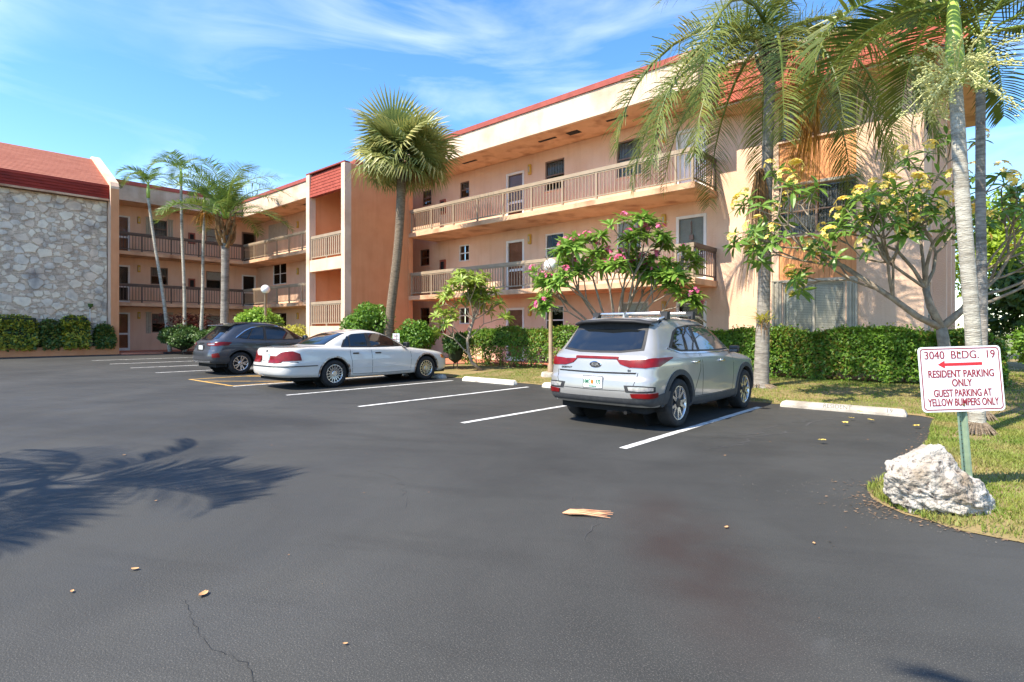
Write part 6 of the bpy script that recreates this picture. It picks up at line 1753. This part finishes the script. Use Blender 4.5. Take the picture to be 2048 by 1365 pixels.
MB().add(a + b, [tuple(range(n)), tuple(range(2 * n - 1, n - 1, -1))] + [(i, n + i, n + (i + 1) % n, (i + 1) % n) for i in range(n)]).build('panel', M['signwhite'], t)
o1 = srect(SW - .028, SH - .028, .03, .0012); o2 = srect(SW - .046, SH - .046, .022, .0012)
MB().add(o1 + o2, [(i, (i + 1) % n, n + (i + 1) % n, n + i) for i in range(n)]).build('border', M['darkred'], t)
def sline(s, h, y, x=0., xs=.8, mat='darkred', bold=.0012):
    for k_, dx in enumerate((-.0009, .0009)): text(s, h * 1.4, ctr + U_ * (SH * y) + X_ * (x + dx) + N_ * (.0014 + .0004 * k_), X_, U_, M[mat], t, xs=xs, ext=.0003, bold=bold)
sline('3040  BLDG.  19', .068, .365, 0, .92, bold=0.0)
ar = MB()
def sp2(x, y): return ctr + X_ * x + U_ * y + N_ * .0014
y0 = SH * .225
ar.add([sp2(-.19, y0), sp2(-.13, y0 + .034), sp2(-.13, y0 + .012), sp2(.185, y0 + .014), sp2(.185, y0 - .012), sp2(-.13, y0 - .013), sp2(-.13, y0 - .034)], [(0, 1, 2, 5, 6), (2, 3, 4, 5)]).build('arrow', M['red'], t)
sline('RESIDENT PARKING', .062, .075, 0, .72); sline('ONLY', .062, -.065, 0, .72)
sline('GUEST PARKING AT', .062, -.22, 0, .62); sline('YELLOW BUMPERS ONLY', .062, -.36, 0, .6)
# U-channel post
pt_top = ctr + U_ * .22 - N_ * .02; pt_bot = ctr - U_ * (ctr.z - 0.0) / U_.z - N_ * .02
pt_bot = Vector((pt_bot.x, pt_bot.y, -.05))
pm = MB()
prof = [(-.042, 0), (-.028, 0), (-.016, -.028), (.016, -.028), (.028, 0), (.042, 0), (.042, -.004), (.031, -.004), (.018, -.033), (-.018, -.033), (-.031, -.004), (-.042, -.004)]
V = [tuple(p + X_ * a_ + N_ * b_) for p in (pt_bot, pt_top) for a_, b_ in prof]; n = len(prof)
pm.add(V, [(i, (i + 1) % n, n + (i + 1) % n, n + i) for i in range(n)]); pm.build('post', M['greymetal'], t)
M['hole'] = pmat('rusty_hole', srgb(112, 84, 48), None, rough=.9)
hl = MB()
for i in range(34):
    p = pt_bot.lerp(pt_top, (i + .5) / 34) + N_ * -.0272
    hl.add([tuple(p + X_ * .005 * math.cos(6.283 * k / 8) + U_ * .005 * math.sin(6.283 * k / 8)) for k in range(8)], [tuple(range(8))])
hl.build('post_holes', M['hole'], t)['kind'] = 'stuff'
for yy in (SH * .40, -SH * .40):
    q = ctr + U_ * yy + X_ * .0 + N_ * .002
    MB().add([tuple(q + X_ * .008 * math.cos(6.283 * k / 8) + U_ * .008 * math.sin(6.283 * k / 8) + N_ * .004) for k in range(8)] + [tuple(q + X_ * .012 * math.cos(6.283 * k / 8) + U_ * .012 * math.sin(6.283 * k / 8)) for k in range(8)], [tuple(range(8))] + [(i, 8 + i, 8 + (i + 1) % 8, (i + 1) % 8) for i in range(8)]).build('bolt', M['hole'], t)
# no-parking sign in front of the saloon
t = thing('small_sign', 'small white no parking sign beyond the white saloon bonnet', 'sign', (-15.15, 11.3, .05))
c_ = Vector((-15.15, 11.3, 1.13))
MB().box(c_.x - .02, c_.x + .02, c_.y + .004, c_.y + .03, 0, 1.3).build('post', M['greymetal'], t)
def on(dx, dz_, d=0): return c_ + rgt * dx + up * dz_ - bk * d
MB().add([on(-.11, -.18), on(.11, -.18), on(.11, .18), on(-.11, .18), on(-.11, -.18, -.004), on(.11, -.18, -.004), on(.11, .18, -.004), on(-.11, .18, -.004)], [(0, 1, 2, 3), (7, 6, 5, 4), (0, 4, 5, 1), (1, 5, 6, 2), (2, 6, 7, 3), (3, 7, 4, 0)]).build('panel', M['signwhite'], t)
text('NO', .1, on(0, .09, .002), rgt, up, M['darkred'], t, xs=.9, ext=.0003, bold=.002)
text('PARKING', .062, on(0, -.01, .002), rgt, up, M['darkred'], t, xs=.75, ext=.0003, bold=.001)
# boulder
t = thing('boulder', 'large rough white coral boulder on the lawn edge under the sign', 'boulder', (-.5, 5.55, 0))
bm = bmesh.new(); bmesh.ops.create_icosphere(bm, subdivisions=6, radius=1)
for v in bm.verts:
    d = v.co.normalized()
    p = Vector((d.x * .42, d.y * .26, d.z * .25))
    # picture-left lobe stands higher, right lobe lies low
    p.z += .15 * math.exp(-((d.x + .38) / .33) ** 2) * max(0, d.z) - .035 * max(0, d.x) * max(0, d.z)
    p.x += -.05 * max(0, -d.x)
    f = mn.multi_fractal(d * 1.6 + Vector((3, 1, 2)), .9, 2.1, 4) * .05
    rdg = mn.ridged_multi_fractal(d * 3.2, .8, 2.2, 5, 1.0, 2.0) * .022
    pit = mn.turbulence(d * 9, 4, True) * .02
    cell = max(0, .35 - mn.voronoi(d * 5.5)[0][0]) * .09
    p += d * (f + rdg - pit - cell - .05)
    v.co = p
me = bpy.data.meshes.new('rock'); bm.to_mesh(me); bm.free()
Mx = Matrix((X_ * 1.0, bk, up)).transposed().to_4x4()
tilt = Matrix.Rotation(R(20), 4, 'Y')
me.transform(Matrix.Scale(.86, 4)); me.transform(tilt); me.transform(Mx); me.transform(Matrix.Translation((-.42, 5.47, .15)))
def rock_mat():
    m = pmat('coral_rock', srgb(196, 190, 180), srgb(164, 156, 144), 7, .95, 1, 45, c3=srgb(132, 116, 96), s3=5, bdist=.02)
    t_ = m.node_tree; nd = t_.nodes; lk = t_.links; b_ = nd['Principled BSDF']
    src = b_.inputs['Base Color'].links[0].from_socket
    nz = nd.new('ShaderNodeTexNoise'); nz.inputs['Scale'].default_value = 16; nz.inputs['Detail'].default_value = 8; nz.inputs['Roughness'].default_value = .7
    co = nd.new('ShaderNodeTexCoord'); lk.new(co.outputs['Object'], nz.inputs['Vector'])
    mr = nd.new('ShaderNodeMapRange'); mr.inputs[1].default_value = .52; mr.inputs[2].default_value = .62; lk.new(nz.outputs[0], mr.inputs[0])
    mx = nd.new('ShaderNodeMix'); mx.data_type = 'RGBA'; lk.new(mr.outputs[0], mx.inputs['Factor']); lk.new(src, mx.inputs['A']); mx.inputs['B'].default_value = (*srgb(92, 84, 78), 1)
    lk.new(mx.outputs['Result'], b_.inputs['Base Color'])
    return m
obj('rock', me, rock_mat(), t, True)
# lamp posts
def lamp(label, x, y, z, h):
    t = thing('street_lamp', label, 'lamp post', (x, y, z), 'globe lamp posts')
    b = MB(); b.lathe([(.0, z + .12), (.26, z + .12), (.28, z + .06), (.3, z - .1)], 20, (x, y, 0)); b.build('footing', M['concrete'], t)
    MB().lathe([(.09, z + .12), (.09, z + .32), (.06, z + .36), (.055, h - .22), (.075, h - .2), (.09, h - .16), (.03, h - .16)], 16, (x, y, 0)).build('pole', M['post'], t, True)
    MB().lathe([(.2 * math.sin(a), h - .2 * math.cos(a)) for a in np.linspace(.25, 3.14, 18)], 24, (x, y, 0)).build('globe', M['globe'], t, True)
lamp('globe lamp post standing left of the silver SUV by the hedge', -10.05, 13.0, lz(-10, 13), 3.3)
lamp('globe lamp post behind the dark SUV near the stair tower', -25.55, 11.75, lz(-25.5, 11.75), 3.3)
# terracotta pot at the right edge
t = thing('plant_pot', 'orange pot on the grass at the right picture edge', 'pot', (.75, 17.0, .15))
MB().lathe([(0, .15), (.2, .15), (.27, .55), (.31, .57), (.31, .66), (.26, .66), (.24, .6), (0, .6)], 20, (.75, 17.0, 0)).build('pot_body', M['orangepot'], t, True)
# overhead wires far right
for i, (z, zr) in enumerate(((12.2, 13.2), (11.5, 12.3), (10.9, 11.5))):
    pts = []
    for k in range(13):
        u = k / 12; pts.append((-30 + 75 * u, 60 - 6 * u, z + .6 * u - 2.4 * u * (1 - u)))
    o = MB().tube(pts, .022, 4).build('overhead_wire', M['black'])
    tag(o, ('topmost', 'middle', 'lowest')[i] + ' of the three overhead wires crossing the sky at right', 'wire', 'overhead wires')
for x, y in ((-30.2, 60.02), (45.1, 54.0)):
    o = thing('utility_pole', ('utility pole hidden behind the building carrying the overhead wires', 'utility pole outside the picture carrying the overhead wires')[x > 0], 'pole', (x, y, 0))
    MB().tube([(x, y, -.5), (x, y, 14)], [.18, .12], 8).build('pole', M['stem'], o)
    MB().box(x - .06, x + .06, y - 1, y + 1, 12.7, 12.82).build('cross_arm', M['stem'], o)
# litter on the asphalt: leaves, petals, dry husk
def ground_leaf(x, y, s, mat, label, group, name='fallen_leaf', seed=0):
    rg = random.Random(seed); a = rg.uniform(0, 6.283); V = []; F = []; n = 6
    for i in range(n + 1):
        u = i / n; w = .3 * math.sin(math.pi * min(1, u * .92 + .08)) ** .8
        for sd in (-1, 0, 1): V.append(((u - .5) * s, sd * w * s, (.12 * (abs(sd) * .6 + (u - .5) ** 2 * 2) + .02 * rg.random()) * s + .006))
    for i in range(n):
        for j in range(2): k_ = i * 3 + j; F.append((k_, k_ + 1, k_ + 4, k_ + 3))
    o = MB().add(V, F).build(name, M[mat]); o.location = (x, y, lz(x, y) if False else az(x) + .002); o.rotation_euler = (0, 0, a)
    return tag(o, label, 'leaf', group)
def gp(px, py):
    a_ = (px - 1024) / 1125; b_ = (662 - py) / 1125; t_ = 1.4 / -b_
    return t_ * (-.6645 + .7472 * a_), t_ * (.7474 + .6644 * a_)
G = 'dry leaves fallen on the asphalt'
for i, (px, py, s, lb) in enumerate(((406, 1192, .085, 'pale curled dry leaf on the near asphalt, lower left'), (270, 1141, .06, 'dry leaf below the palm shadow, upper of two at lower left'), (144, 1186, .04, 'small dry leaf nearest the left picture edge'), (248, 912, .05, 'small dry leaf lying inside the palm shadow'),
        (1453, 1057, .055, 'pale leaf sliver right of the dry husk'), (690, 1291, .03, 'tiny pale leaf scrap at the bottom of the picture'), (311, 1004, .035, 'tiny pale leaf scrap at the palm shadow edge'), (1628, 1089, .04, 'small pale scrap on the brown stain'))):
    ground_leaf(*gp(px, py), s * .75, 'dryleaf', lb, G, seed=i)
for i, (px, py) in enumerate(((1702, 842), (1740, 846), (1646, 889), (1719, 829), (1835, 858), (1691, 852))):
    x, y = gp(px, py)
    me = flower_cluster(90 + i, 1, .01, .045); o = obj('fallen_flower', me, M['petaly']); o.location = (x, y, .006)
    tag(o, ('left of the pair of yellow fallen flowers before the RESIDENT 19 stop', 'right of the pair of yellow fallen flowers before the RESIDENT 19 stop', 'yellow fallen flower out in the bay, nearest the viewer', 'yellow fallen flower against the face of the RESIDENT 19 stop', 'yellow fallen flower at the right, beside the lawn edge', 'yellow fallen flower just in front of the left pair flower')[i], 'flower', 'fallen flowers in the empty bay')
x, y = gp(1175, 1031)
t = thing('palm_husk', 'long dry orange palm husk lying on the asphalt', 'husk', (x, y, 0))
h = MB(); d1 = rgt * .98 + bk * -.10; dn = Vector((-d1.y, d1.x, 0))
for k in range(7):
    o_ = (k - 3) * .012; ln = random.uniform(.15, .22)
    p0 = Vector((x, y, .012)) - d1 * .19; pts = [p0, p0 + d1 * .06 + dn * o_ * 1.1 + Vector((0, 0, .012)), p0 + d1 * .16 + dn * o_ * 1.2 + Vector((0, 0, .012 + .008 * (k % 2))), p0 + d1 * (.17 + ln) + dn * o_ * 2.2 + Vector((0, 0, .004 * (k % 3)))]
    h.tube(pts, [.004, .010, .007, .002], 5)
h.build('husk_strands', M['husk'], t)

# grit, petals and leaf scraps too small to count
def litter(name, n, pts, size, mat, label):
    V = []; F = []; rg = random.Random(n)
    for k in range(n):
        x, y, sx, sy = rg.choice(pts); x = rg.gauss(x, sx); y = rg.gauss(y, sy); s = size * rg.uniform(.4, 1.4); a = rg.uniform(0, 6.28); b = len(V)
        z0 = az(x) + .005
        for q in range(4):
            r = s * rg.uniform(.4, 1); w = a + q * 1.57; V.append((x + r * math.cos(w), y + r * math.sin(w) * .6, z0 + rg.uniform(0, .5) * s))
        F.append((b, b + 1, b + 2, b + 3))
    o = MB().add(V, F).build(name, M[mat]); o['kind'] = 'stuff'; o['label'] = label
M['grit'] = pmat('pale_grit', srgb(136, 128, 116), srgb(108, 100, 90), 30, .9)
litter('grit', 320, [(-1.25, 5.5, .28, .3), (-1.05, 5.9, .15, .4), (-1.9, 5.2, .5, .35), (-.6, 4.9, .35, .1)], .0065, 'grit', 'pale grit scattered on the asphalt by the boulder')
litter('leaf_litter', 130, [(-4, 3.5, 3, 2), (-9, 6, 4, 3), (-2, 8, 1.0, 2), (-3, 11.25, 2.5, .07), (-8, 11.25, 3, .07), (-.95, 8.5, .05, 1.6)], .011, 'dryleaf', 'tiny dry leaf scraps scattered over the car park')
M['soil'] = pmat('bare_soil', srgb(136, 112, 88), srgb(108, 88, 68), 14, .95, .8, 40)
litter('soil_crumbs', 900, [(-.9, 5.75, .12, .25), (-.75, 5.35, .12, .1), (-.35, 5.06, .3, .05), (-.88, 7.8, .05, 1.6), (-5, 11.36, 3, .04), (.6, 5.0, .7, .04)], .016, 'soil', 'brown soil crumbs along the lawn edge')
